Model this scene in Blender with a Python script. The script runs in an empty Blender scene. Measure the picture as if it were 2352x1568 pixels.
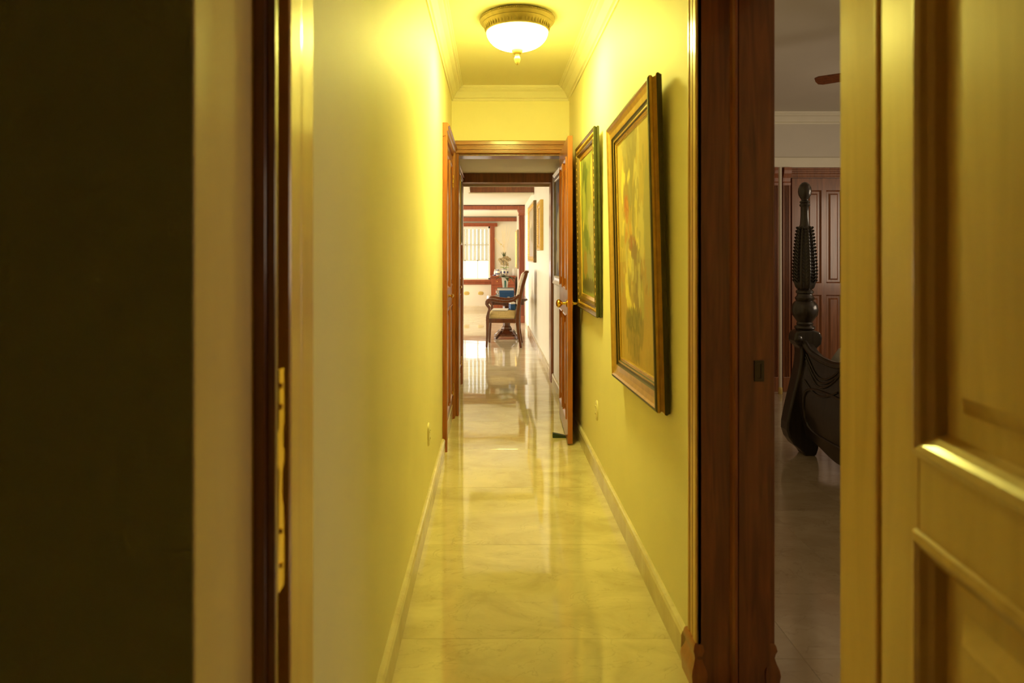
import bpy, bmesh, math, random
from mathutils import Vector, Matrix
random.seed(7)
sc = bpy.context.scene
C = sc.collection
R = math.radians
PI = math.pi

# ------------------------------------------------------------------ camera, world, light, exposure
cam = bpy.data.cameras.new('camera')
co = bpy.data.objects.new('camera', cam)
C.objects.link(co)
co.location = (0, 0, 1.3)
co.rotation_euler = (R(90), 0, 0)
cam.sensor_width = 36
cam.lens = 1500 / 2352 * 36
cam.shift_x = 46 / 2352
cam.shift_y = -199 / 2352
cam.clip_start = 0.02
cam.dof.use_dof = True
cam.dof.focus_distance = 5.5
cam.dof.aperture_fstop = 3.6
sc.camera = co

sc.view_settings.view_transform = 'Standard'
sc.view_settings.look = 'None'
sc.view_settings.gamma = 1
sc.view_settings.use_curve_mapping = False
sc.view_settings.exposure = 0.0
sc.cycles.use_denoising = True
sc.cycles.max_bounces = 12
sc.cycles.diffuse_bounces = 7
sc.cycles.glossy_bounces = 6
sc.cycles.sample_clamp_indirect = 6

LAMP_COL = (1.0, 0.92, 0.19)
LAMP_STR = 70
w = bpy.data.worlds.new('world')
sc.world = w
w.use_nodes = True
bg = w.node_tree.nodes['Background']
bg.inputs[0].default_value = (1.0, 0.97, 0.90, 1)
bg.inputs[1].default_value = 3.0

def area(name, loc, rot, sx, sy, power, col):
    l = bpy.data.lights.new(name, 'AREA')
    l.shape = 'RECTANGLE'
    l.size = sx
    l.size_y = sy
    l.energy = power
    l.color = col
    o = bpy.data.objects.new(name, l)
    o.location = loc
    o.rotation_euler = [R(a) for a in rot]
    C.objects.link(o)
    return o
# area light added inside the dining room's left wall, brightening it like daylight
area('dining_fill_light', (-4.3, 9.6, 1.3), (0, -90, 0), 1.9, 4.6, 180, (1.0, 0.93, 0.80))
# added area light on the living room's unseen left side
area('living_fill_light', (-2.8, 13.9, 1.25), (0, -90, 0), 1.6, 2.2, 85, (1.0, 0.92, 0.76))
# weak warm area light added by the bedroom's windowless far side wall
area('bedroom_fill_light', (4.7, 3.4, 1.5), (0, 90, 0), 1.2, 1.6, 40, (1.0, 0.80, 0.58))

# ------------------------------------------------------------------ materials
def new_mat(name):
    m = bpy.data.materials.new(name)
    m.use_nodes = True
    nt = m.node_tree
    return m, nt, nt.nodes['Principled BSDF']

def setp(p, **kw):
    for k, v in kw.items():
        p.inputs[k.replace('_', ' ')].default_value = v

def mat_plain(name, col, rough=0.5, metal=0.0, var=0.06, scale=8, bump=0.0, coat=0.0, spec=0.5, stretch=(1, 1, 1), brough=0.1):
    m, nt, p = new_mat(name)
    tc = nt.nodes.new('ShaderNodeTexCoord')
    mp = nt.nodes.new('ShaderNodeMapping')
    mp.inputs['Scale'].default_value = stretch
    nz = nt.nodes.new('ShaderNodeTexNoise')
    nz.inputs['Scale'].default_value = scale
    nz.inputs['Detail'].default_value = 5
    cr = nt.nodes.new('ShaderNodeValToRGB')
    c = col
    cr.color_ramp.elements[0].position = 0.3
    cr.color_ramp.elements[0].color = (c[0] * (1 - var), c[1] * (1 - var), c[2] * (1 - var), 1)
    cr.color_ramp.elements[1].position = 0.7
    cr.color_ramp.elements[1].color = (min(1, c[0] * (1 + var)), min(1, c[1] * (1 + var)), min(1, c[2] * (1 + var)), 1)
    nt.links.new(tc.outputs['Object'], mp.inputs[0])
    nt.links.new(mp.outputs[0], nz.inputs['Vector'])
    nt.links.new(nz.outputs[0], cr.inputs[0])
    nt.links.new(cr.outputs[0], p.inputs['Base Color'])
    setp(p, Roughness=rough, Metallic=metal)
    p.inputs['Coat Weight'].default_value = coat
    p.inputs['Coat Roughness'].default_value = brough
    p.inputs['Specular IOR Level'].default_value = spec
    if bump:
        b = nt.nodes.new('ShaderNodeBump')
        b.inputs['Strength'].default_value = bump
        b.inputs['Distance'].default_value = 0.01
        nt.links.new(nz.outputs[0], b.inputs['Height'])
        nt.links.new(b.outputs[0], p.inputs['Normal'])
    return m

def mat_wood(name, dark, light, rough=0.32, coat=0.35, grain=(14, 14, 1.1)):
    m, nt, p = new_mat(name)
    tc = nt.nodes.new('ShaderNodeTexCoord')
    mp = nt.nodes.new('ShaderNodeMapping')
    mp.inputs['Scale'].default_value = grain
    nz = nt.nodes.new('ShaderNodeTexNoise')
    nz.inputs['Scale'].default_value = 2.2
    nz.inputs['Detail'].default_value = 8
    nz.inputs['Distortion'].default_value = 1.2
    cr = nt.nodes.new('ShaderNodeValToRGB')
    cr.color_ramp.elements[0].position = 0.28
    cr.color_ramp.elements[0].color = (*dark, 1)
    cr.color_ramp.elements[1].position = 0.72
    cr.color_ramp.elements[1].color = (*light, 1)
    nt.links.new(tc.outputs['Object'], mp.inputs[0])
    nt.links.new(mp.outputs[0], nz.inputs['Vector'])
    nt.links.new(nz.outputs[0], cr.inputs[0])
    nt.links.new(cr.outputs[0], p.inputs['Base Color'])
    b = nt.nodes.new('ShaderNodeBump')
    b.inputs['Strength'].default_value = 0.06
    b.inputs['Distance'].default_value = 0.003
    nt.links.new(nz.outputs[0], b.inputs['Height'])
    nt.links.new(b.outputs[0], p.inputs['Normal'])
    setp(p, Roughness=rough)
    p.inputs['Coat Weight'].default_value = coat
    p.inputs['Coat Roughness'].default_value = 0.12
    return m

def mat_marble(name, base, dark, vein, tiles=True, rough=0.05):
    m, nt, p = new_mat(name)
    tc = nt.nodes.new('ShaderNodeTexCoord')
    mp = nt.nodes.new('ShaderNodeMapping')
    nt.links.new(tc.outputs['Object'], mp.inputs[0])
    oi = nt.nodes.new('ShaderNodeObjectInfo')
    sc_ = nt.nodes.new('ShaderNodeVectorMath')
    sc_.operation = 'SCALE'
    mp.inputs['Scale'].default_value = (1.0, 1.7, 1.0)
    mp.inputs['Rotation'].default_value = (0, 0, 0.45)
    sc_.inputs[3].default_value = 9.0 if tiles else 0.0
    cmb = nt.nodes.new('ShaderNodeCombineXYZ')
    for i in range(3):
        nt.links.new(oi.outputs['Random'], cmb.inputs[i])
    nt.links.new(cmb.outputs[0], sc_.inputs[0])
    nt.links.new(sc_.outputs[0], mp.inputs['Location'])
    n1 = nt.nodes.new('ShaderNodeTexNoise')
    n1.inputs['Scale'].default_value = 3.2
    n1.inputs['Detail'].default_value = 9
    n1.inputs['Roughness'].default_value = 0.62
    n1.inputs['Distortion'].default_value = 0.6
    n2 = nt.nodes.new('ShaderNodeTexNoise')
    n2.inputs['Scale'].default_value = 4.5
    n2.inputs['Detail'].default_value = 7
    n2.inputs['Distortion'].default_value = 0.9
    for n in (n1, n2):
        nt.links.new(mp.outputs[0], n.inputs['Vector'])
    cr = nt.nodes.new('ShaderNodeValToRGB')
    cr.color_ramp.elements[0].position = 0.36
    cr.color_ramp.elements[0].color = (*dark, 1)
    cr.color_ramp.elements[1].position = 0.62
    cr.color_ramp.elements[1].color = (*base, 1)
    nt.links.new(n1.outputs[0], cr.inputs[0])
    vr = nt.nodes.new('ShaderNodeValToRGB')
    e = vr.color_ramp.elements
    e[0].position = 0.492
    e[0].color = (0, 0, 0, 1)
    e[1].position = 0.508
    e[1].color = (0, 0, 0, 1)
    mid = vr.color_ramp.elements.new(0.5)
    mid.color = (0.42, 0.42, 0.42, 1)
    nt.links.new(n2.outputs[0], vr.inputs[0])
    mx = nt.nodes.new('ShaderNodeMix')
    mx.data_type = 'RGBA'
    nt.links.new(vr.outputs[0], mx.inputs[0])
    nt.links.new(cr.outputs[0], mx.inputs[6])
    mx.inputs[7].default_value = (*vein, 1)
    nt.links.new(mx.outputs[2], p.inputs['Base Color'])
    # slow waviness of the polish
    wv = nt.nodes.new('ShaderNodeTexNoise')
    wv.inputs['Scale'].default_value = 3.0
    wv.inputs['Detail'].default_value = 1
    nt.links.new(mp.outputs[0], wv.inputs['Vector'])
    b = nt.nodes.new('ShaderNodeBump')
    b.inputs['Strength'].default_value = 0.25
    b.inputs['Distance'].default_value = 0.004
    nt.links.new(wv.outputs[0], b.inputs['Height'])
    nt.links.new(b.outputs[0], p.inputs['Normal'])
    setp(p, Roughness=rough)
    p.inputs['IOR'].default_value = 2.1
    return m

M = {}
M['wall'] = mat_plain('cream_wall_paint', (0.85, 0.79, 0.53), rough=0.6, var=0.03, scale=2.5, bump=0.02)
M['wall_pale'] = mat_plain('pale_wall_paint', (0.76, 0.72, 0.60), rough=0.4, var=0.03, scale=2.5)
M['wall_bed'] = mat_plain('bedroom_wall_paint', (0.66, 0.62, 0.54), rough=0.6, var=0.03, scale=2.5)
M['ceil'] = mat_plain('ceiling_paint', (0.82, 0.78, 0.60), rough=0.7, var=0.02, scale=2)
M['plaster'] = mat_plain('plaster_moulding_paint', (0.82, 0.78, 0.64), rough=0.5, var=0.02)
M['wood'] = mat_wood('dark_cedar_wood', (0.12, 0.032, 0.010), (0.27, 0.085, 0.024))
M['wood_mid'] = mat_wood('orange_brown_cedar_wood', (0.22, 0.062, 0.016), (0.36, 0.108, 0.028))
M['wood_horiz'] = mat_wood('orange_brown_cedar_wood_horizontal', (0.22, 0.070, 0.018), (0.36, 0.122, 0.032), grain=(1.1, 14, 14))
M['wood_near'] = mat_wood('varnished_door_wood', (0.58, 0.35, 0.11), (0.72, 0.46, 0.16), rough=0.34, coat=0.5, grain=(9, 9, 0.8))
M['wood_gold'] = mat_wood('golden_painted_wood', (0.84, 0.66, 0.27), (0.88, 0.72, 0.32), grain=(6, 6, 0.7), rough=0.5, coat=0.1)
M['wood_red'] = mat_wood('red_mahogany_wood', (0.20, 0.045, 0.018), (0.34, 0.085, 0.032))
M['wood_chair'] = mat_wood('chair_mahogany', (0.065, 0.018, 0.007), (0.13, 0.036, 0.012), rough=0.22, coat=0.6)
M['wood_black'] = mat_wood('ebony_stained_wood', (0.018, 0.012, 0.007), (0.038, 0.027, 0.016), rough=0.3, coat=0.4)
M['marble'] = mat_marble('beige_marble', (0.68, 0.59, 0.41), (0.54, 0.455, 0.30), (0.40, 0.32, 0.20))
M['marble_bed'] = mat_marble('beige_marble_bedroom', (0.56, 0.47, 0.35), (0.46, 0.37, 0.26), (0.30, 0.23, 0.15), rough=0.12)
M['marble_base'] = mat_marble('marble_skirting', (0.72, 0.64, 0.48), (0.60, 0.51, 0.36), (0.5, 0.42, 0.28), tiles=False, rough=0.14)
M['grout'] = mat_plain('floor_joint', (0.36, 0.30, 0.20), rough=0.5)
M['brass'] = mat_plain('polished_brass', (0.80, 0.56, 0.16), rough=0.18, metal=1.0, var=0.05)
M['antique'] = mat_plain('antique_brass', (0.25, 0.18, 0.065), rough=0.5, metal=0.4, var=0.15, scale=30, bump=0.1)
M['bronze'] = mat_plain('dark_bronze', (0.09, 0.07, 0.05), rough=0.4, metal=0.9)
M['gilt'] = mat_plain('gilt_frame', (0.56, 0.34, 0.085), rough=0.34, metal=0.45, var=0.14, scale=25, coat=0.2)
M['gilt_bright'] = mat_plain('bright_gilt', (0.78, 0.52, 0.13), rough=0.25, metal=0.6, var=0.08, scale=25)
M['gilt_dark'] = mat_plain('dark_gilt', (0.15, 0.095, 0.03), rough=0.4, metal=0.4, var=0.2, scale=30, coat=0.3)
M['frame_dark'] = mat_plain('dark_frame_edge', (0.05, 0.038, 0.016), rough=0.45, var=0.2, scale=30)
M['frame_green'] = mat_plain('dark_green_frame_edge', (0.05, 0.055, 0.018), rough=0.4, var=0.2, scale=30)
M['silver'] = mat_plain('silver_frame', (0.55, 0.52, 0.48), rough=0.28, metal=0.7, var=0.1, scale=20)
M['cream_plastic'] = mat_plain('cream_plastic', (0.80, 0.73, 0.50), rough=0.35, var=0.01)
M['gold_plate'] = mat_plain('gold_plate', (0.62, 0.46, 0.14), rough=0.4, metal=0.2, var=0.02)
M['dark_hole'] = mat_plain('dark_socket', (0.03, 0.02, 0.01), rough=0.6)
M['rubber'] = mat_plain('dark_green_rubber', (0.018, 0.035, 0.014), rough=0.5)
M['seat'] = mat_plain('ochre_upholstery', (0.52, 0.39, 0.17), rough=0.85, var=0.12, scale=40, bump=0.15)
M['pad'] = mat_plain('cream_floral_upholstery', (0.72, 0.63, 0.52), rough=0.85, var=0.22, scale=22, bump=0.1)
M['blue'] = mat_plain('blue_card', (0.010, 0.075, 0.24), rough=0.45, var=0.08, scale=14)
M['white'] = mat_plain('white_glaze', (0.82, 0.80, 0.76), rough=0.25, var=0.02)
M['paper'] = mat_plain('white_paper', (0.80, 0.77, 0.70), rough=0.8, var=0.03, scale=50)
M['cover'] = mat_plain('black_book_cover', (0.035, 0.025, 0.02), rough=0.5)
M['leaf'] = mat_plain('dark_green_leaf', (0.05, 0.085, 0.028), rough=0.35, var=0.25, scale=12)
M['leaf_light'] = mat_plain('bright_green_leaf', (0.28, 0.5, 0.06), rough=0.4, var=0.15)
M['petal'] = mat_plain('beige_dried_petal', (0.52, 0.42, 0.25), rough=0.8, var=0.25, scale=30)
M['straw'] = mat_plain('dried_straw', (0.85, 0.68, 0.40), rough=0.8, var=0.1)
M['yellow'] = mat_plain('yellow_blossom', (0.72, 0.55, 0.10), rough=0.7, var=0.15)
M['teal'] = mat_plain('teal_band', (0.02, 0.16, 0.12), rough=0.4)
M['cobalt'] = mat_plain('cobalt_glaze', (0.03, 0.035, 0.16), rough=0.2)
M['linen'] = mat_plain('grey_linen', (0.46, 0.45, 0.44), rough=0.9, var=0.05, scale=5, bump=0.1)
M['pole'] = mat_plain('white_painted_metal', (0.66, 0.60, 0.50), rough=0.4, var=0.02)
M['plank'] = mat_plain('sash_white_paint', (0.82, 0.78, 0.68), rough=0.4, var=0.02)
# lamp glass
m, nt, p = new_mat('lit_lamp_glass')
setp(p, Roughness=0.4)
p.inputs['Base Color'].default_value = (0.9, 0.87, 0.78, 1)
p.inputs['Emission Color'].default_value = (*LAMP_COL, 1)
# the bulbs sit low in the bowl: the glass glows harder at the bottom than at the rim
tc = nt.nodes.new('ShaderNodeTexCoord')
sx = nt.nodes.new('ShaderNodeSeparateXYZ')
mr = nt.nodes.new('ShaderNodeMapRange')
mr.inputs['From Min'].default_value = -0.078
mr.inputs['From Max'].default_value = -0.178
mr.inputs['To Min'].default_value = LAMP_STR * 0.24
mr.inputs['To Max'].default_value = LAMP_STR * 2.5
nt.links.new(tc.outputs['Object'], sx.inputs[0])
nt.links.new(sx.outputs['Z'], mr.inputs['Value'])
nt.links.new(mr.outputs[0], p.inputs['Emission Strength'])
M['lampglass'] = m
# clear glass
m, nt, p = new_mat('window_glass')
nt.nodes.remove(p)
tr = nt.nodes.new('ShaderNodeBsdfTransparent')
gl = nt.nodes.new('ShaderNodeBsdfGlossy')
gl.inputs['Roughness'].default_value = 0.02
mx = nt.nodes.new('ShaderNodeMixShader')
mx.inputs[0].default_value = 0.06
nt.links.new(tr.outputs[0], mx.inputs[1])
nt.links.new(gl.outputs[0], mx.inputs[2])
nt.links.new(mx.outputs[0], nt.nodes['Material Output'].inputs[0])
M['glass'] = m
# sheer cloth
m, nt, p = new_mat('sheer_white_cloth')
nt.nodes.remove(p)
df = nt.nodes.new('ShaderNodeBsdfDiffuse')
df.inputs[0].default_value = (0.62, 0.58, 0.44, 1)
tl = nt.nodes.new('ShaderNodeBsdfTranslucent')
tl.inputs[0].default_value = (0.40, 0.39, 0.28, 1)
mx = nt.nodes.new('ShaderNodeMixShader')
mx.inputs[0].default_value = 0.42
nt.links.new(df.outputs[0], mx.inputs[1])
nt.links.new(tl.outputs[0], mx.inputs[2])
nt.links.new(mx.outputs[0], nt.nodes['Material Output'].inputs[0])
M['sheer'] = m
def mat_paint():
    m, nt, p = new_mat('oil_paint')
    at = nt.nodes.new('ShaderNodeAttribute')
    at.attribute_name = 'paint'
    nt.links.new(at.outputs['Color'], p.inputs['Base Color'])
    tc = nt.nodes.new('ShaderNodeTexCoord')
    nz = nt.nodes.new('ShaderNodeTexNoise')
    nz.inputs['Scale'].default_value = 60
    nz.inputs['Detail'].default_value = 4
    b = nt.nodes.new('ShaderNodeBump')
    b.inputs['Strength'].default_value = 0.35
    b.inputs['Distance'].default_value = 0.002
    nt.links.new(tc.outputs['Object'], nz.inputs['Vector'])
    nt.links.new(nz.outputs[0], b.inputs['Height'])
    nt.links.new(b.outputs[0], p.inputs['Normal'])
    setp(p, Roughness=0.6)
    p.inputs['Specular IOR Level'].default_value = 0.25
    return m
M['paint'] = mat_paint()

# ------------------------------------------------------------------ mesh building
class MB:
    def __init__(s):
        s.v, s.f, s.mi, s.cur = [], [], [], 0
    def quad_box(s, x0, x1, y0, y1, z0, z1, mat=None):
        b = len(s.v)
        s.v += [(x, y, z) for x in (x0, x1) for y in (y0, y1) for z in (z0, z1)]
        for f in ((0, 1, 3, 2), (4, 6, 7, 5), (0, 4, 5, 1), (2, 3, 7, 6), (0, 2, 6, 4), (1, 5, 7, 3)):
            s.f.append([b + i for i in f]); s.mi.append(s.cur)
        return s
    box = quad_box
    def loops(s, loops, cap0=False, cap1=False, closed=True):
        """skin successive rings of equal length"""
        n = len(loops[0])
        b = len(s.v)
        for l in loops:
            s.v += [tuple(p) for p in l]
        for i in range(len(loops) - 1):
            for j in range(n if closed else n - 1):
                k = (j + 1) % n
                s.f.append([b + i * n + j, b + i * n + k, b + (i + 1) * n + k, b + (i + 1) * n + j]); s.mi.append(s.cur)
        if cap0:
            s.f.append([b + j for j in range(n)][::-1]); s.mi.append(s.cur)
        if cap1:
            s.f.append([b + (len(loops) - 1) * n + j for j in range(n)]); s.mi.append(s.cur)
        return s
    def rects(s, x0, x1, z0, z1, prof, cap=True, sign=-1, back=False):
        """nested rectangles in the XZ plane; prof = [(inset, depth)], depth measured towards sign*Y"""
        ls = []
        for ins, d in prof:
            y = sign * d
            ls.append([(x0 + ins, y, z0 + ins), (x1 - ins, y, z0 + ins), (x1 - ins, y, z1 - ins), (x0 + ins, y, z1 - ins)])
        return s.loops(ls, cap0=back, cap1=cap)
    def lathe(s, prof, n=24, cx=0, cy=0, flute=0, nf=0, axis='z'):
        ls = []
        for r, z in prof:
            l = []
            for i in range(n):
                a = 2 * PI * i / n
                rr = r
                l.append((cx + rr * math.cos(a), cy + rr * math.sin(a), z) if axis == 'z' else
                         ((z, cy + rr * math.cos(a), cx + rr * math.sin(a)) if axis == 'x' else (cx + rr * math.cos(a), z, cy + rr * math.sin(a))))
            ls.append(l)
        return s.loops(ls, cap0=True, cap1=True)
    def prism(s, poly, a0, a1, plane='xz'):
        def P(u, v, a):
            return {'xz': (u, a, v), 'yz': (a, u, v), 'xy': (u, v, a)}[plane]
        return s.loops([[P(u, v, a0) for u, v in poly], [P(u, v, a1) for u, v in poly]], cap0=True, cap1=True)
    def tube(s, pts, r, n=8, rads=None):
        pts = [Vector(p) for p in pts]
        ls = []
        up = Vector((0.123, 0.341, 0.93)).normalized()
        for i, p in enumerate(pts):
            d = (pts[min(i + 1, len(pts) - 1)] - pts[max(i - 1, 0)]).normalized()
            a = d.cross(up)
            if a.length < 1e-3:
                a = d.cross(Vector((1, 0, 0)))
            a.normalize()
            b = d.cross(a)
            rr = rads[i] if rads else r
            ls.append([p + (a * math.cos(2 * PI * k / n) + b * math.sin(2 * PI * k / n)) * rr for k in range(n)])
        return s.loops(ls, cap0=True, cap1=True)
    def sweep_xz(s, pts, hw, y0, y1):
        """a flat sawn member following pts in XZ with half width hw(i), from y0 to y1"""
        L, Rr = [], []
        for i, (x, z) in enumerate(pts):
            a = Vector(pts[max(i - 1, 0)]); b = Vector(pts[min(i + 1, len(pts) - 1)])
            d = (b - a).normalized(); n = Vector((-d.y, d.x))
            h = hw[i] if isinstance(hw, (list, tuple)) else hw
            L.append((x + n.x * h, z + n.y * h)); Rr.append((x - n.x * h, z - n.y * h))
        ls = []
        for (lx, lz), (rx, rz) in zip(L, Rr):
            ls.append([(lx, y0, lz), (rx, y0, rz), (rx, y1, rz), (lx, y1, lz)])
        return s.loops(ls, cap0=True, cap1=True)
    def build(s, name, mats, parent=None, bevel=0.0, smooth=False, seg=2, loc=None, rotz=None):
        me = bpy.data.meshes.new(name)
        me.from_pydata([tuple(v) for v in s.v], [], s.f)
        if not isinstance(mats, (list, tuple)):
            mats = [mats]
        for m in mats:
            me.materials.append(m)
        me.polygons.foreach_set('material_index', s.mi)
        bm = bmesh.new()
        bm.from_mesh(me)
        bmesh.ops.recalc_face_normals(bm, faces=bm.faces)
        bm.to_mesh(me)
        bm.free()
        o = bpy.data.objects.new(name, me)
        C.objects.link(o)
        if bevel:
            md = o.modifiers.new('bevel', 'BEVEL')
            md.width = bevel
            md.segments = seg
            md.limit_method = 'ANGLE'
            md.angle_limit = R(40)
            md.harden_normals = False
        if smooth:
            me.polygons.foreach_set('use_smooth', [True] * len(me.polygons))
            try:
                me.set_sharp_from_angle(angle=R(42))
            except Exception:
                pass
        if parent:
            o.parent = parent
        if loc is not None:
            o.location = loc
        if rotz is not None:
            o.rotation_euler = (0, 0, rotz)
        return o

def tag(o, label=None, cat=None, group=None, kind=None):
    if label: o['label'] = label
    if cat: o['category'] = cat
    if group: o['group'] = group
    if kind: o['kind'] = kind
    return o
def empty(name, loc=(0, 0, 0), rz=0.0):
    o = bpy.data.objects.new(name, None)
    o.location = loc
    o.rotation_euler = (0, 0, rz)
    o.empty_display_size = 0.1
    C.objects.link(o)
    return o
def struct(o, label=None):
    o['kind'] = 'structure'
    if label: o['label'] = label
    return o
def wallbox(name, x0, x1, y0, y1, z0, z1, m, label=None):
    return struct(MB().box(x0, x1, y0, y1, z0, z1).build(name, m), label)

FACE_LEFT = -PI / 2     # object front (local -Y) looks to world -X  (hangs on the right wall)
FACE_RIGHT = PI / 2     # front looks to world +X (on the left wall)

# ------------------------------------------------------------------ setting: walls, floors, ceilings
XL, XR, H = -0.326, 0.626, 2.65
wallbox('wall_left', XL - 0.14, XL, 0.99, 5.29, 0, H, M['wall'], 'yellow-lit cream wall along the left of the corridor')
wallbox('wall_left', XL - 0.14, XL, 5.29, 6.66, 0, 2.35, M['wall_pale'])
wallbox('wall_right', XR, 0.83, 2.04, 5.45, 0, H, M['wall'], 'yellow-lit cream wall along the right of the corridor, hung with two pictures')
wallbox('wall_right', XR, 0.83, 0.905, 1.06, 0, H, M['wall'])
wallbox('wall_right', XR, 0.83, 1.06, 2.04, 2.13, H, M['wall'])
wallbox('wall_right', XR, 0.80, 5.45, 11.15, 0, 2.45, M['wall_pale'], 'pale wall beyond the corridor doorway')
wallbox('wall_right', XR, 0.80, 12.2, 12.5, 0, 2.45, M['wall_pale'])
wallbox('wall_right', XR, 0.80, 11.15, 12.2, 2.06, 2.45, M['wall_pale'])
# near wall with the opening the camera looks through
wallbox('wall_front', -3.0, -0.33, 0.72, 0.905, 0, H, M['wall'], 'shadowed wall face and reveal at the left edge')
wallbox('wall_front', 0.66, 3.0, 0.72, 0.905, 0, H, M['wall'])
wallbox('wall_front', -0.33, 0.66, 0.72, 0.905, 2.16, H, M['wall'])
# room behind the camera
wallbox('wall_back', -3.0, 3.0, -2.6, -2.5, 0, H, M['wall_bed'])
wallbox('wall_left', -3.1, -3.0, -2.6, 0.905, 0, H, M['wall_bed'])
wallbox('wall_right', 3.0, 3.1, -2.6, 0.72, 0, H, M['wall_bed'])
# end wall of the corridor above and beside its doorway
wallbox('wall_back', XL, XR, 5.29, 5.45, 2.12, H, M['wall'], 'yellow wall above the end doorway')
wallbox('wall_back', XL, -0.285, 5.29, 5.45, 0, 2.12, M['wall'])
wallbox('wall_back', 0.585, XR, 5.29, 5.45, 0, 2.12, M['wall'])
# ceilings
wallbox('ceiling', -3.1, 0.83, 0.72, 5.45, H, H + 0.1, M['ceil'], 'corridor ceiling')
wallbox('ceiling', -3.1, 3.1, -2.6, 0.72, H, H + 0.1, M['wall_bed'])
wallbox('ceiling', XL - 0.14, 0.8, 5.45, 6.8, 2.13, 2.25, M['wall'], 'lowered ceiling past the end doorway')
wallbox('ceiling', -4.6, 0.8, 6.8, 12.5, 2.38, 2.5, M['plaster'], 'dining room ceiling')
wallbox('ceiling', -4.6, XR, 9.83, 12.5, 2.25, 2.38, M['plaster'])
wallbox('ceiling', -4.6, -0.325, 6.81, 9.83, 2.25, 2.38, M['plaster'])
wallbox('ceiling', -3.2, 0.75, 12.5, 15.5, 2.20, 2.5, M['plaster'], 'living room ceiling')
# doorway 2 wall (left of the second doorway) and dining room shell
wallbox('wall_front', -4.6, XL, 6.66, 6.8, 0, 2.45, M['wall_pale'])
wallbox('wall_left', -4.6, -4.5, 6.8, 12.6, 0, 2.5, M['wall_pale'])
# portal wall
wallbox('wall_back', -4.5, -1.5, 12.5, 12.66, 0, 2.4, M['wall_pale'])
wallbox('wall_back', -1.5, XR, 12.5, 12.66, 2.235, 2.4, M['wall_pale'])
# living room shell
wallbox('wall_left', -3.1, -3.0, 12.66, 15.5, 0, 2.4, M['wall_pale'])
wallbox('wall_right', 0.58, 0.75, 12.66, 15.5, 0, 2.4, M['wall_pale'], 'living room right wall')
WX0, WX1, WZ0, WZ1 = -1.25, -0.045, 0.72, 1.97
wallbox('wall_back', -3.1, WX0, 15.4, 15.55, 0, 2.4, M['wall_pale'], 'living room far wall')
wallbox('wall_back', WX1, 0.75, 15.4, 15.55, 0, 2.4, M['wall_pale'])
wallbox('wall_back', WX0, WX1, 15.4, 15.55, 0, WZ0, M['wall_pale'])
wallbox('wall_back', WX0, WX1, 15.4, 15.55, WZ1, 2.4, M['wall_pale'])
# bedroom shell
wallbox('wall_back', 0.83, 5.1, 6.75, 6.85, 0, H, M['wall_bed'])
wallbox('wall_back', 0.83, 5.1, 6.24, 6.75, 2.13, H, M['wall_bed'], 'bedroom wall above the wardrobe')
wallbox('wall_right', 5.0, 5.1, 0.9, 6.85, 0, H, M['wall_bed'])
wallbox('ceiling', 0.83, 5.1, 0.72, 6.85, H, H + 0.1, M['wall_bed'], 'dim bedroom ceiling')
wallbox('wall_left', 0.80, 0.83, 5.45, 6.85, 0, H, M['wall_bed'])
wallbox('wall_front', 3.0, 5.1, 0.80, 0.905, 0, H, M['wall_bed'])

# floors: a joint-coloured bed with marble tiles laid on it, each tile a part
def floor_area(label, x0, x1, y0, y1, xs, ys, m, g=0.0005):
    f = wallbox('floor', x0, x1, y0, y1, -0.12, -0.0085, M['grout'], label)
    cache = {}
    for a0, a1 in zip(xs[:-1], xs[1:]):
        for b0, b1 in zip(ys[:-1], ys[1:]):
            w_, d_ = round(a1 - a0 - 2 * g, 4), round(b1 - b0 - 2 * g, 4)
            if (w_, d_) not in cache:
                mb = MB()
                e = 0.0003
                L = lambda i, z: [(-w_ / 2 + i, -d_ / 2 + i, z), (w_ / 2 - i, -d_ / 2 + i, z), (w_ / 2 - i, d_ / 2 - i, z), (-w_ / 2 + i, d_ / 2 - i, z)]
                mb.loops([L(0, -0.0088), L(0, -e), L(e, 0)], cap1=True)
                t = mb.build('marble_tile', m, f)
                cache[(w_, d_)] = t.data
            else:
                t = bpy.data.objects.new('marble_tile', cache[(w_, d_)])
                C.objects.link(t)
                t.parent = f
            t.location = ((a0 + a1) / 2, (b0 + b1) / 2, 0)
            t.rotation_euler = (R(random.uniform(-.025, .025)), R(random.uniform(-.025, .025)), 0)
    return f
def steps(a, b, s):
    n = max(1, round((b - a) / s))
    return [a + (b - a) * i / n for i in range(n + 1)]
ys_c = [0.72, 1.49, 2.213, 2.93, 3.65, 4.37, 5.09, 5.81, 6.53]
floor_area('polished beige marble floor of the corridor', XL, 0.632, 0.72, 6.53, [XL, 0.632], ys_c, M['marble'])
floor_area('marble floor behind the camera', -3.0, 3.0, -2.5, 0.72, steps(-3, 3, 1.5), steps(-2.5, 0.72, 1.6), M['marble'])
floor_area('polished marble floor of the dining and living rooms', -4.5, 0.632, 6.53, 15.4, [-4.5, -3.4, -2.3, -1.2, -0.74, 0.632 - 0.686, 0.632], steps(6.53, 15.4, 0.74), M['marble'])
floor_area('dim marble floor of the bedroom', 0.632, 5.0, 0.905, 6.75, [0.632] + [1.004 + 0.406 * i for i in range(0, 10)] + [5.0], [0.905, 1.30] + [1.696 + 0.406 * i for i in range(1, 13)], M['marble_bed'])

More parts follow.
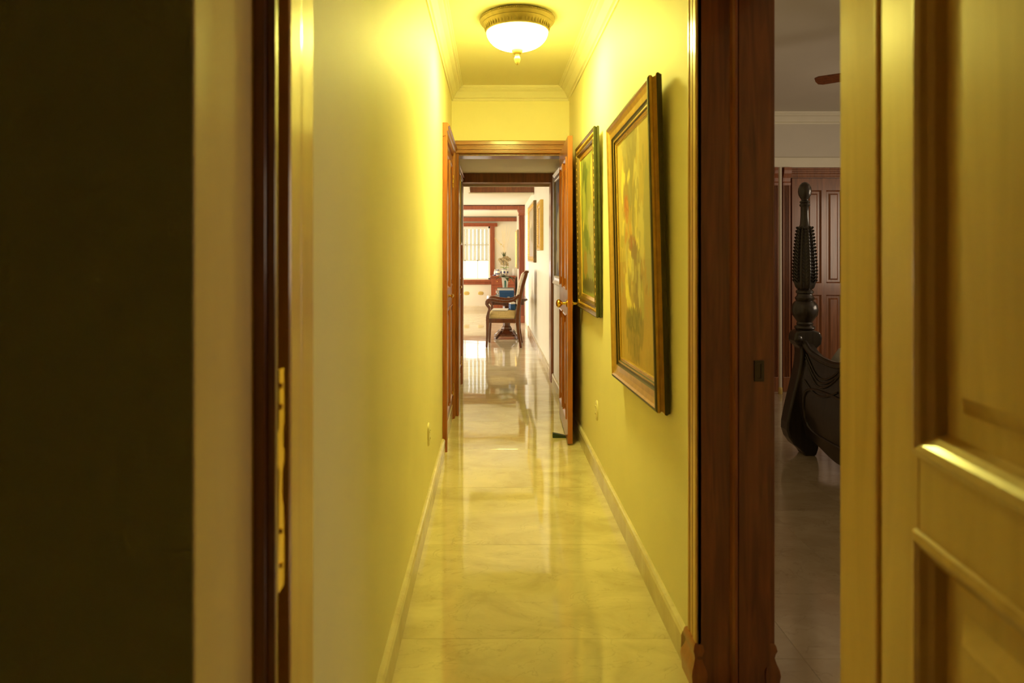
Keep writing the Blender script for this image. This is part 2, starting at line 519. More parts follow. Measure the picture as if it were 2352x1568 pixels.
# marble skirting boards
BP = [(0, 0), (0.022, 0), (0.022, 0.085), (0.017, 0.097), (0.010, 0.1), (0, 0.1)]
def skirt_y(name, x, y0, y1, side, label=None, m='marble_base', parent=None):
    poly = [(x + side * (u - 0.001), v) for u, v in BP]
    o = MB().loops([[(u, y0, v) for u, v in poly], [(u, y1, v) for u, v in poly]], cap0=True, cap1=True).build(name, M[m])
    return struct(o, label)
def skirt_x(name, y, x0, x1, m='marble_base', label=None):
    o = MB().loops([[(x0, y - u, v) for u, v in BP], [(x1, y - u, v) for u, v in BP]], cap0=True, cap1=True).build(name, M[m])
    return struct(o, label)
skirt_y('baseboard_left', XL, 1.1, 4.26, 1, 'marble skirting along the left corridor wall')
skirt_y('baseboard_right', XR, 2.09, 5.28, -1, 'marble skirting along the right corridor wall')
skirt_y('baseboard_right', XR, 5.46, 6.62, -1)
skirt_y('baseboard_right', XR, 6.84, 11.1, -1, 'marble skirting of the dining room')
skirt_y('baseboard_right', 0.58, 12.8, 15.38, -1)
skirt_x('baseboard_back', 15.4, -3.0, 0.56, label='skirting under the far window')

# crown moulding (plaster cornice); profile (out, down)
CP = [(0, 0.105), (0.010, 0.105), (0.014, 0.095), (0.010, 0.088), (0.022, 0.082), (0.030, 0.066), (0.046, 0.040), (0.066, 0.026), (0.070, 0.018), (0.082, 0.016), (0.084, 0.008), (0.094, 0.006), (0.096, 0)]
def crown(name, p0, p1, inward, ztop, m, label=None, k=1.0, miter=True):
    """along p0->p1 (xy), inward = unit xy vector into the room; mitred ends"""
    p0, p1, n = Vector(p0), Vector(p1), Vector(inward)
    d = (p1 - p0).normalized()
    A, B = [], []
    for u, v in CP:
        u *= k; v *= k
        mt = u if miter else 0
        a = p0 + n * (u - 0.001) + d * mt
        b = p1 + n * (u - 0.001) - d * mt
        A.append((a.x, a.y, ztop - v + 0.0005)); B.append((b.x, b.y, ztop - v + 0.0005))
    A.append((p0.x, p0.y, ztop)); B.append((p1.x, p1.y, ztop))
    return struct(MB().loops([A, B], cap0=True, cap1=True).build(name, m), label)
crown('trim_1', (XL, 0.91), (XL, 5.29), (1, 0), H, M['plaster'], 'moulded cornice over the left corridor wall')
crown('trim_2', (XR, 0.91), (XR, 5.29), (-1, 0), H, M['plaster'], 'moulded cornice over the right corridor wall')
crown('trim_3', (XL, 5.29), (XR, 5.29), (0, -1), H, M['plaster'], 'moulded cornice over the end doorway')
crown('trim_4', (0.83, 6.24), (5.0, 6.24), (0, -1), H, M['plaster'], 'cornice of the bedroom', k=1.0)
crown('trim_5', (0.83, 0.905), (0.83, 6.24), (1, 0), H, M['plaster'])
struct(MB().box(0.84, 4.99, 6.205, 6.24, 2.13, 2.225).build('trim_6', M['plaster'], bevel=0.004), 'pale band above the bedroom wardrobe')

# ------------------------------------------------------------------ profiled casings
def casing_profile(w_, t=0.022):
    # (across, out)
    return [(0, 0), (0, t * .75), (0.008, t), (w_ * .18, t), (w_ * .22, t * .72), (w_ * .30, t * .72), (w_ * .34, t * .9), (w_ * .5, t * .9), (w_ * .54, t * .66), (w_ * .64, t * .66), (w_ * .68, t), (w_ - .008, t), (w_, t * .6), (w_, 0)]
def casing_v(name, m, parent, x, y0, y1, z0, z1, side, t=0.022):
    """vertical casing on a wall face at X=x facing side, spanning y0..y1"""
    pr = casing_profile(abs(y1 - y0), t)
    s = 1 if y1 > y0 else -1
    a = [(x + side * (o_ - 0.0005), y0 + s * u) for u, o_ in pr]
    return MB().loops([[(p, q, z0) for p, q in a], [(p, q, z1) for p, q in a]], cap0=True, cap1=True).build(name, m, parent)
def casing_vx(name, m, parent, y, x0, x1, z0, z1, t=0.022):
    pr = casing_profile(abs(x1 - x0), t)
    s = 1 if x1 > x0 else -1
    a = [(x0 + s * u, y - (o_ - 0.0005)) for u, o_ in pr]
    return MB().loops([[(p, q, z0) for p, q in a], [(p, q, z1) for p, q in a]], cap0=True, cap1=True).build(name, m, parent)
def casing_hx(name, m, parent, y, x0, x1, z0, z1, t=0.022):
    pr = casing_profile(z1 - z0, t)
    a = [(y - (o_ - 0.0005), z0 + u) for u, o_ in pr]
    return MB().loops([[(x0, p, q) for p, q in a], [(x1, p, q) for p, q in a]], cap0=True, cap1=True).build(name, m, parent)

# door_1: the frame the camera looks through (left jamb in view)
d1 = struct(empty('door_1', (0, 0.94, 0)), 'dark wood doorway frame at the near left with brass strike plate')
def L(o, par):
    # put a child built in world coordinates under a parent empty that is not rotated
    o.parent = par
    o.location = Vector(o.location) - par.location
    return o
mb = MB().box(-0.331, -0.3005, 0.905, 0.918, 0, 2.15)
mb.box(-0.331, -0.312, 0.898, 0.906, 0, 2.15)
L(mb.build('jamb', M['wood'], bevel=0.002), d1)
L(MB().box(-0.335, -0.325, 0.916, 0.972, 0, 2.15).build('rebate', M['wood']), d1)
mb = MB()
prof = [(-0.330, 0.972), (-0.302, 0.972), (-0.300, 0.976), (-0.2992, 1.022), (-0.3000, 1.027), (-0.3003, 1.033), (-0.300, 1.038), (-0.299, 1.092), (-0.304, 1.099), (-0.330, 1.100)]
mb.loops([[(a, b, 0) for a, b in prof], [(a, b, 2.22) for a, b in prof]], cap0=True, cap1=True)
L(mb.build('casing', M['wood_near'], smooth=False), d1)
L(MB().box(-0.326, 0.626, 0.972, 1.095, 2.15, 2.24).build('casing', M['wood_near'], bevel=0.003), d1)
L(MB().box(-0.33, 0.66, 0.905, 0.972, 2.13, 2.16).build('jamb', M['wood'], bevel=0.003), d1)
L(MB().box(0.60, 0.66, 0.905, 0.99, 0, 2.15).build('jamb', M['wood'], bevel=0.002), d1)
L(MB().box(-0.335, -0.3285, 0.7205, 0.9045, 0, 2.159).build('reveal_board', M['wood_gold'], bevel=0.002), d1)
# long brass strike plate with stepped outline
pl = [(0.934, 0.815), (0.960, 0.815), (0.964, 0.84), (0.958, 0.93), (0.952, 0.945), (0.952, 0.985), (0.962, 1.0), (0.962, 1.015), (0.956, 1.02), (0.956, 1.048), (0.964, 1.055), (0.960, 1.135), (0.938, 1.135), (0.938, 1.05), (0.932, 1.045), (0.932, 1.0), (0.938, 0.99)]
sp = MB().prism(pl, -0.326, -0.3055, plane='yz').build('strike_plate', M['brass'], bevel=0.001)
sp['label'] = 'brass strike plate'
L(sp, d1)
mb = MB()
for zz in (0.85, 0.90, 1.08, 1.11):
    mb.lathe([(0.0045, -0.3056), (0.0045, -0.3035), (0.003, -0.303)], n=10, cx=zz, cy=0.947, axis='x')
s_ = mb.build('screw', M['brass'], smooth=True)
s_.parent = sp
s_.location = (0, 0, 0)

# ------------------------------------------------------------------ panelled door leaf, local: x 0..w from hinge, thickness along y (0..t), z from 0
def raised(mb, x0, x1, z0, z1, t, face, mould=0.032, rec=0.012, fieldin=0.055, scale=1.0):
    """raised and fielded panel with bolection moulding on one face (face=-1 front at y=0; +1 back at y=t)"""
    base = 0.0 if face < 0 else t
    pr = [(-0.006, 0.0), (-0.004, 0.006), (0.004, 0.0085), (0.012, 0.005), (0.018, -0.001), (mould * .8, -0.006), (mould, -rec), (mould + 0.004, -rec), (fieldin + .01, -rec), (fieldin + 0.03, -0.004), (fieldin + .034, -0.001)]
    ls = []
    for ins, d in pr:
        ins *= scale
        y = base + face * d
        ls.append([(x0 + ins, y, z0 + ins), (x1 - ins, y, z0 + ins), (x1 - ins, y, z1 - ins), (x0 + ins, y, z1 - ins)])
    mb.loops(ls, cap1=True)
def door_leaf(parent, w_, h, t, cols, rows, m, z0=0.0, scale=1.0, both=True, rec=0.012):
    """cols/rows are the panel openings (lists of (a,b)); builds frame + one part per panel"""
    fr = MB()
    xs = [0] + [v for c in cols for v in c] + [w_]
    for i in range(0, len(xs), 2):
        fr.box(xs[i], xs[i + 1], 0, t, z0, z0 + h)
    zs = [z0] + [v for r_ in rows for v in r_] + [z0 + h]
    for (a, b) in cols:
        for i in range(0, len(zs), 2):
            fr.box(a - 0.001, b + 0.001, 0.0002, t - 0.0002, zs[i], zs[i + 1])
    f = fr.build('leaf_frame', m, parent, bevel=0.0025)
    for (a, b) in cols:
        for (c, d) in rows:
            mb = MB()
            raised(mb, a, b, c, d, t, -1, scale=scale, rec=rec)
            if both:
                raised(mb, a, b, c, d, t, 1, scale=scale, rec=rec)
            mb.build('door_panel', m, parent)
    return f
def knob(parent, x, z, t, m, both=True, name='door_knob'):
    pr = [(0.027, 0), (0.027, 0.004), (0.024, 0.007), (0.010, 0.010), (0.009, 0.030), (0.014, 0.036), (0.024, 0.044), (0.029, 0.055), (0.027, 0.066), (0.018, 0.074), (0.004, 0.077)]
    MB().lathe([(r_, -d) for r_, d in pr], n=24, cx=x, cy=z, axis='y').build(name, m, parent, smooth=True)
    if both:
        MB().lathe([(r_, t + d) for r_, d in pr], n=24, cx=x, cy=z, axis='y').build(name, m, parent, smooth=True)

# door_2: near right leaf, folded back; its far edge at (0.56,0.94), running towards the camera
ang = math.atan2(-1, -0.107)
d2 = struct(empty('door_2', (0.56, 0.94, 0.0), ang), 'near right varnished door leaf with raised panels standing open')
# local +x runs from the far edge towards the camera; front (local -Y) must face world -X:  rotate so
# local -Y = (sin a, -cos a) = (-0.994, 0.106)
door_leaf(d2, 0.82, 2.09, 0.044, [(0.100, 0.720)], [(0.24, 0.94), (1.047, 1.97)], M['wood_near'], z0=0.012, rec=0.017)

# door_3: bedroom doorway in the right wall
d3 = struct(empty('door_3', (XR, 1.55, 0)), 'dark wood bedroom doorway frame in the right wall')
def casing_set(y0, y1, name='casing', m='wood_near', x=XR, side=-1, z0=0.0, z1=2.23, t=0.016):
    return L(casing_v(name, M[m], None, x, y0, y1, z0, z1, side, t), d3)
casing_set(2.045, 1.955, z0=0.135)
L(MB().box(0.600, 0.6265, 1.016, 1.128, 0.0, 2.23).box(0.596, 0.6265, 1.010, 1.022, 0.0, 2.23).build('casing', M['wood_near'], bevel=0.004), d3)
L(MB().box(0.610, 0.628, 1.010, 2.045, 2.125, 2.23).build('casing', M['wood_near'], bevel=0.003), d3)
# jamb lining, stop bead, bedroom-side casing; far side in view
j = MB().box(0.614, 0.8315, 1.955, 2.046, 0.0, 2.13)
L(j.build('jamb', M['wood'], bevel=0.003), d3)
mb = MB().prism([(0.712, 1.956), (0.716, 1.944), (0.722, 1.940), (0.727, 1.940), (0.733, 1.946), (0.737, 1.956)], 0.0, 2.12, plane='xy')
L(mb.build('door_stop', M['wood_mid'], bevel=0.001), d3)
L(MB().box(0.737, 0.8315, 1.950, 1.9555, 0.0, 2.12).build('rebate', M['wood'], bevel=0.001), d3)
L(MB().box(0.614, 0.8315, 1.035, 1.128, 0.0, 2.13).build('jamb', M['wood'], bevel=0.003), d3)
L(MB().box(0.614, 0.8315, 1.035, 2.046, 2.105, 2.14).build('jamb', M['wood'], bevel=0.003), d3)
L(MB().box(0.8295, 0.848, 1.957, 2.07, 0.0, 2.21).build('casing', M['wood'], bevel=0.003), d3)
L(MB().box(0.8295, 0.848, 1.02, 1.126, 0.0, 2.21).build('casing', M['wood'], bevel=0.003), d3)
# bulging plinth blocks at the foot of the far jamb
def plinth(xc0, xc1, y0, y1):
    prof = [(0.0, 0.0), (0.010, 0.0), (0.012, 0.030), (0.014, 0.045), (0.012, 0.060), (0.005, 0.078), (0.001, 0.092), (0.003, 0.104), (0.007, 0.116), (0.004, 0.130), (0.0, 0.136)]
    ls = []
    for o_, z in prof:
        ls.append([(xc0 - o_, y0 - o_, z), (xc1 + o_, y0 - o_, z), (xc1 + o_, y1 + o_, z), (xc0 - o_, y1 + o_, z)])
    return MB().loops(ls, cap0=True, cap1=True).build('plinth_block', M['wood_mid'], smooth=True)
L(plinth(0.609, 0.628, 1.957, 2.05), d3)
o = plinth(0.829, 0.846, 1.957, 2.06); o.data.materials[0] = M['wood']
L(o, d3)
k_ = MB().rects(0.782, 0.812, 0.922, 0.985, [(0, 0), (0.0, 0.003), (0.002, 0.004), (0.009, 0.004), (0.010, 0.0015)], sign=-1)
sp = k_.build('strike_plate', M['bronze'])
sp.location = (0, 1.951, 0)
sp['label'] = 'dark bronze strike plate'
L(sp, d3)

# door_4: end doorway of the corridor: casing, jambs, and its leaf swung back to the right wall
d4 = struct(empty('door_4', (0.15, 5.29, 0)), 'cedar doorway frame at the end of the corridor')
L(casing_hx('casing', M['wood_horiz'], None, 5.29, XL + 0.001, XR - 0.001, 2.115, 2.222, 0.03), d4)
L(casing_vx('casing', M['wood_mid'], None, 5.29, -0.27, XL + 0.001, 0.0, 2.115, 0.03), d4)
L(casing_vx('casing', M['wood_mid'], None, 5.29, 0.575, XR - 0.001, 0.0, 2.115, 0.02), d4)
L(MB().box(-0.29, -0.268, 5.285, 5.46, 0, 2.12).build('jamb', M['wood'], bevel=0.002), d4)
L(MB().box(0.572, 0.59, 5.285, 5.46, 0, 2.12).build('jamb', M['wood'], bevel=0.002), d4)
L(MB().box(-0.29, 0.59, 5.285, 5.46, 2.10, 2.122).build('jamb', M['wood'], bevel=0.002), d4)
d5 = struct(empty('door_5', (0.544, 5.27, 0.0), math.atan2(-0.82, -0.028)), 'orange-brown cedar door leaf standing open along the right wall')
door_leaf(d5, 0.82, 2.10, 0.034, [(0.10, 0.36), (0.46, 0.72)], [(0.16, 0.88), (1.06, 1.98)], M['wood_mid'], z0=0.012, scale=0.8)
knob(d5, 0.765, 0.965, 0.034, M['brass'])

# door_6: second doorway
d6 = struct(empty('door_6', (0.15, 6.66, 0)), 'dark brown second doorway frame opening to the dining room')
L(MB().box(-0.326, 0.626, 6.64, 6.83, 2.035, 2.131).build('header', M['wood'], bevel=0.003), d6)
L(MB().box(-0.326, -0.297, 6.64, 6.83, 0, 2.035).build('jamb', M['wood'], bevel=0.003), d6)
L(MB().box(0.5976, 0.6265, 6.64, 6.83, 0, 2.035).build('jamb', M['wood'], bevel=0.003), d6)
o = MB().box(-0.30, 0.60, 6.83, 6.85, 2.012, 2.05).build('inner_trim', M['plaster'], bevel=0.002)
L(o, d6)

# beams and portal of the rooms beyond
struct(MB().box(-0.325, 0.626, 9.70, 9.83, 2.222, 2.312).build('trim_7', M['wood'], bevel=0.003), 'dark brown ceiling beam over the dining room')
mb = MB()
pp = [(9.69, 2.20), (9.655, 2.206), (9.665, 2.215), (9.69, 2.226), (9.83, 2.226), (9.83, 2.20)]
mb.loops([[(-0.345, a, b) for a, b in pp], [(0.62, a, b) for a, b in pp]], cap0=True, cap1=True)
struct(mb.build('trim_8', M['plaster']), 'white moulding under the dark beam')
crown('trim_9', (-0.325, 9.70), (0.626, 9.70), (0, -1), 2.38, M['plaster'], k=0.62)
crown('trim_10', (-0.325, 6.9), (-0.325, 9.70), (1, 0), 2.38, M['plaster'], k=0.62)
struct(MB().box(-1.5, 0.53, 12.46, 12.68, 2.165, 2.238).build('trim_11', M['wood_red'], bevel=0.004), 'reddish wooden portal header between the two rooms')
tp = empty('door_7', (0.575, 12.5, 0)); struct(tp, 'reddish fluted portal post')
mb = MB()
n = 5
xs0, xs1 = 0.517, 0.622
poly = [(xs0, 12.68), (xs0, 12.46)]
for i in range(n):
    a = xs0 + 0.012 + i * (xs1 - xs0 - 0.024) / n
    b = xs0 + 0.012 + (i + 1) * (xs1 - xs0 - 0.024) / n
    poly += [(a, 12.46), (a + .004, 12.468), (b - .004, 12.468), (b, 12.46)]
poly += [(xs1, 12.46), (xs1, 12.68)]
mb.prism(poly, 0.14, 2.05, plane='xy')
L(mb.build('post', M['wood_red']), tp)
L(MB().box(0.51, 0.626, 12.45, 12.68, 0, 0.14).build('plinth_block', M['wood_red'], bevel=0.004), tp)
cp = [(0.0, 2.05), (0.010, 2.055), (0.012, 2.07), (0.004, 2.08), (0.004, 2.10), (0.016, 2.13), (0.030, 2.15), (0.030, 2.236)]
ls = [[(0.517 - o_, 12.46 - o_, z), (0.626, 12.46 - o_, z), (0.626, 12.68, z), (0.517 - o_, 12.68, z)] for o_, z in cp]
L(MB().loops(ls, cap0=True, cap1=True).build('capital', M['wood_red']), tp)
L(MB().box(-1.56, -1.46, 12.46, 12.68, 0, 2.17).build('post', M['wood_red'], bevel=0.004), tp)
struct(MB().box(-3.0, 0.58, 15.30, 15.40, 2.085, 2.175).build('trim_12', M['wood_red'], bevel=0.006), 'reddish wooden beam above the far window')

# window_1: far window
w1 = struct(empty('window_1', (-0.65, 15.4, 0.7)), 'tall far window with brown wooden trim, bright daylight behind')
def P1(mb, name, m, **k):
    return L(mb.build(name, m, **k), w1)
P1(MB().box(WX1 - 0.002, 0.062, 15.365, 15.401, 0.70, 1.98), 'window_casing', M['wood_red'], bevel=0.004)
P1(MB().box(WX0 - 0.1, WX0 + 0.002, 15.365, 15.401, 0.70, 1.98), 'window_casing', M['wood_red'], bevel=0.004)
hp = [(15.401, 1.965), (15.36, 1.965), (15.355, 1.985), (15.36, 1.995), (15.345, 2.015), (15.31, 2.03), (15.305, 2.045), (15.401, 2.045)]
P1(MB().loops([[(WX0 - 0.16, a, b) for a, b in hp], [(0.125, a, b) for a, b in hp]], cap0=True, cap1=True), 'window_head', M['wood_red'])
sp_ = [(15.40, 0.60), (15.372, 0.60), (15.36, 0.615), (15.362, 0.65), (15.335, 0.672), (15.33, 0.70), (15.335, 0.715), (15.40, 0.715)]
P1(MB().loops([[(WX0 - 0.12, a, b) for a, b in sp_], [(0.0, a, b) for a, b in sp_]], cap0=True, cap1=True), 'window_sill', M['wood_red'])
fr = MB()
fr.box(WX0, WX0 + 0.04, 15.44, 15.49, WZ0, WZ1).box(WX1 - 0.04, WX1, 15.44, 15.49, WZ0, WZ1)
fr.box(WX0, WX1, 15.44, 15.49, WZ1 - 0.04, WZ1).box(WX0, WX1, 15.44, 15.49, WZ0, WZ0 + 0.03)
P1(fr, 'sash_frame', M['plank'])
for xx in (-0.64 - 0.30, -0.64, -0.335):
    P1(MB().box(xx - 0.011, xx + 0.011, 15.45, 15.48, WZ0, WZ1), 'muntin', M['plank'])
for zz in (1.165, 1.535):
    P1(MB().box(WX0, WX1, 15.45, 15.48, zz - 0.013, zz + 0.013), 'muntin', M['plank'])
P1(MB().box(WX0, WX1, 15.462, 15.466, WZ0, WZ1), 'window_pane', M['glass'])
# vertical blind over the upper half
cu = empty('vertical_blind', (-0.65, 15.43, WZ1))
tag(cu, 'pale vertical blind hanging over the upper half of the far window', 'blind')
MB().box(WX0 + 0.045 + 0.65, WX1 - 0.045 + 0.65, -0.014, 0.012, -0.068, -0.043).build('head_rail', M['plank'], cu)
slat = None
for i in range(12):
    x = WX1 + 0.65 - 0.082 - i * 0.092
    if slat is None:
        mb = MB()
        mb.loops([[(-0.037, -.004, -0.062), (-0.015, .003, -0.062), (0.015, .003, -0.062), (0.037, -.004, -0.062)], [(-0.037, -.004, -0.80), (-0.015, .003, -0.80), (0.015, .003, -0.80), (0.037, -.004, -0.80)]], closed=False)
        slat = mb.build('slat', M['sheer'], cu)
        o = slat
    else:
        o = slat.copy(); C.objects.link(o); o.parent = cu
    o.location = (x, 0, 0)
# added_window: glazed opening added to make the bright strip of wall by the portal
w2 = struct(empty('added_window', (XR, 11.675, 0)), 'added glazed opening standing in for the brightly lit strip of right wall before the portal')
def P2(mb, name, m, **k):
    return L(mb.build(name, m, **k), w2)
P2(MB().box(0.628, 0.68, 11.152, 11.185, 0, 2.06).box(0.628, 0.68, 12.165, 12.198, 0, 2.06).box(0.628, 0.68, 11.15, 12.2, 2.02, 2.06).box(0.628, 0.68, 11.15, 12.2, 0, 0.05), 'window_frame', M['plank'])
P2(MB().box(0.634, 0.66, 11.665, 11.685, 0.05, 2.02), 'muntin', M['plank'])
P2(MB().box(0.640, 0.644, 11.18, 12.17, 0.04, 2.03), 'window_pane', M['glass'])

# ------------------------------------------------------------------ corridor objects
# ceiling lamp
lp = empty('ceiling_lamp', (0.144, 3.72, H))
tag(lp, 'flush ceiling lamp with antique brass rim and glowing white glass bowl', 'ceiling lamp')
pr = [(0.0, 0.0), (0.196, 0.0), (0.204, -0.006), (0.211, -0.014), (0.213, -0.022), (0.209, -0.029), (0.201, -0.033), (0.198, -0.037), (0.199, -0.041), (0.193, -0.047), (0.187, -0.055), (0.181, -0.066), (0.179, -0.078), (0.180, -0.082), (0.176, -0.086), (0.166, -0.086), (0.15, -0.06), (0.0, -0.06)]
MB().lathe(pr, n=96).build('lamp_rim', M['antique'], lp, smooth=True)
mb = MB()
for i in range(120):    # beaded edge
    a = 2 * PI * i / 120
    c, s_ = math.cos(a), math.sin(a)
    x, y = 0.2125 * c, 0.2125 * s_
    ls = []
    for (dr, dz) in ((-0.003, -0.020), (0.0022, -0.013), (-0.004, -0.006)):
        ls.append([((0.2125 + dr) * math.cos(a + q), (0.2125 + dr) * math.sin(a + q), dz) for q in (-0.017, 0.017)] + [((0.2125 + dr - .006) * math.cos(a + q), (0.2125 + dr - .006) * math.sin(a + q), dz) for q in (0.017, -0.017)])
    mb.loops(ls, cap0=True, cap1=True)
tag(mb.build('beading', M['antique'], lp), kind='stuff')
mb = MB()
for i in range(60):     # leaf relief on the neck of the rim
    a = 2 * PI * i / 60
    wd = 0.036 if i % 2 == 0 else 0.016
    top = [(0.1895, -0.050), (0.1865, -0.055), (0.1855, -0.064), (0.1830, -0.072), (0.1805, -0.077)]
    ww = [0.6, 1.0, 0.95, 0.6, 0.12]
    ls = []
    for (r_, z), k in zip(top, ww):
        ls.append([((r_ - .004) * math.cos(a - wd * k), (r_ - .004) * math.sin(a - wd * k), z), ((r_ + .0015) * math.cos(a), (r_ + .0015) * math.sin(a), z), ((r_ - .004) * math.cos(a + wd * k), (r_ - .004) * math.sin(a + wd * k), z)])
    mb.loops(ls, cap0=True, cap1=True)
tag(mb.build('leaf_relief', M['antique'], lp), kind='stuff')
bowl = []
for i in range(15):
    t = i / 14
    bowl.append((0.176 * math.cos(t * PI / 2 * 0.93) ** 0.85, -0.078 - 0.100 * math.sin(t * PI / 2)))
MB().lathe(bowl, n=64).build('glass_bowl', M['lampglass'], lp, smooth=True)
fin = [(0.0, -0.170), (0.030, -0.172), (0.034, -0.178), (0.0335, -0.190), (0.030, -0.196), (0.029, -0.199), (0.022, -0.205), (0.013, -0.210), (0.011, -0.218), (0.015, -0.224), (0.018, -0.232), (0.0185, -0.240), (0.016, -0.245), (0.015, -0.250), (0.011, -0.260), (0.006, -0.267), (0.0, -0.271)]
MB().lathe(fin, n=32).build('finial', M['antique'], lp, smooth=True)

# wall outlets
def outlet(loc, rz, label, m='cream_plastic', group=None, w_=0.07, h_=0.118, cat='outlet', oval=True):
    e = empty('wall_outlet', loc, rz)
    tag(e, label, cat, group)
    ls = []
    for k, d in ((1.0, 0.0), (1.0, 0.004), (0.93, 0.008), (0.72, 0.0095)):
        ls.append([(w_ / 2 * k * math.copysign(abs(math.cos(t)) ** .8, math.cos(t)), -d, h_ / 2 * k * math.copysign(abs(math.sin(t)) ** .8, math.sin(t))) for t in [2 * PI * i / 32 for i in range(32)]])
    MB().loops(ls, cap1=True).build('cover_plate', M[m], e, smooth=True)
    for s_ in (-1, 1):
        z = 0 if w_ > h_ else s_ * 0.02
        x = s_ * 0.02 if w_ > h_ else 0
        MB().lathe([(0.012, -0.009), (0.012, -0.0115), (0.0095, -0.012), (0.009, -0.0098)], n=20, cx=x, cy=z, axis='y').build('socket', M[m], e, smooth=True)
        MB().box(x - .004, x - .002, -0.0122, -0.0095, z - .003, z + .003).box(x + .002, x + .004, -0.0122, -0.0095, z - .003, z + .003).build('socket_slot', M['dark_hole'], e)
    return e
outlet((XR, 3.88, 0.377), FACE_LEFT, 'cream wall outlet low on the right corridor wall')
outlet((XL, 3.33, 0.385), FACE_RIGHT, 'cream wall outlet low on the left corridor wall')
outlet((-0.60, 15.4, 0.395), 0, 'gold wall plate under the far window, the left one', 'gold_plate', w_=0.13, h_=0.085)
outlet((-0.265, 15.4, 0.395), 0, 'gold wall plate under the far window, the one nearer the sideboard', 'gold_plate', w_=0.13, h_=0.085)

# paintings
def canvas_mesh(w_, h_, nx, nz, strokes, base, seed=1):
    rnd = random.Random(seed)
    mb = MB()
    vs, fs = [], []
    for j in range(nz + 1):
        for i in range(nx + 1):
            vs.append(((i / nx - .5) * w_, 0, (.5 - j / nz) * h_))
    for j in range(nz):
        for i in range(nx):
            a = j * (nx + 1) + i
            fs.append([a, a + 1, a + nx + 2, a + nx + 1])
    me = bpy.data.meshes.new('canvas')
    me.from_pydata(vs, [], fs)
    col = [list(base(i / nx, j / nz, rnd)) for j in range(nz + 1) for i in range(nx + 1)]
    for (u, v, ru, rv, an, c, k) in strokes:
        ca, sa = math.cos(an), math.sin(an)
        for j in range(max(0, int((v - ru - rv) * nz)), min(nz, int((v + ru + rv) * nz) + 1) + 0):
            for i in range(max(0, int((u - ru - rv) * nx)), min(nx, int((u + ru + rv) * nx) + 1)):
                du, dv = i / nx - u, j / nz - v
                a, b = (du * ca + dv * sa) / ru, (-du * sa + dv * ca) / rv
                d = a * a + b * b
                d += 0.25 * math.sin(i * 0.9 + j * 0.35 + u * 40)
                t = max(0, min(1, (1.12 - d) / 0.22)) * k
                q = col[j * (nx + 1) + i]
                for n_ in range(3):
                    q[n_] += (c[n_] - q[n_]) * t
    at = me.color_attributes.new('paint', 'FLOAT_COLOR', 'POINT')
    at.data.foreach_set('color', [x for q in col for x in (*q, 1.0)])
    me.materials.append(M['paint'])
    return me
def picture(name, label, loc, rz, lean, roll, w_, h_, prof_out, mats, cut, canvas, group=None, depth_back=0.04, side_mat=None, fillet=None, cat='painting', grooves=None):
    """prof_out [(inset, depth towards the viewer)], starts at the outer back edge"""
    e = empty(name, loc)
    e.rotation_mode = 'XYZ'
    e.rotation_euler = (lean, roll, rz)
    tag(e, label, cat, group)
    x0, x1, z0, z1 = -w_ / 2, w_ / 2, -h_ / 2, h_ / 2
    side, face = [q for q in prof_out[:cut + 1]], prof_out[cut:]
    mb = MB(); mb.rects(x0, x1, z0, z1, side, cap=False); mb.build('frame_edge', mats[0], e)
    if grooves:
        k0 = 0
        for (ga, gb) in grooves + [(len(face) - 1, None)]:
            mb = MB(); mb.rects(x0, x1, z0, z1, face[k0:ga + 1], cap=False); mb.build('frame_face', mats[1], e)
            if gb is None: break
            mb = MB(); mb.rects(x0, x1, z0, z1, face[ga:gb + 1], cap=False); mb.build('dark_groove', mats[0], e)
            k0 = gb
    else:
        mb = MB(); mb.rects(x0, x1, z0, z1, face, cap=False); mb.build('frame_face', mats[1], e)
    li, ld = prof_out[-1]
    if fillet:
        mb = MB(); mb.rects(x0, x1, z0, z1, [(li - .0005, ld)] + fillet, cap=False); mb.build('inner_slip', mats[2], e)
        li, ld = fillet[-1]
    o = bpy.data.objects.new('canvas', canvas(w_ - 2 * li + .002, h_ - 2 * li + .002))
    C.objects.link(o); o.parent = e; o.location = (0, -ld - 0.0003, 0)
    mb = MB(); mb.rects(x0 + .008, x1 - .008, z0 + .008, z1 - .008, [(0.0, 0.001), (0.0, 0.0035)], cap=True, back=True); mb.build('backing_board', M['paper'], e)
    return e
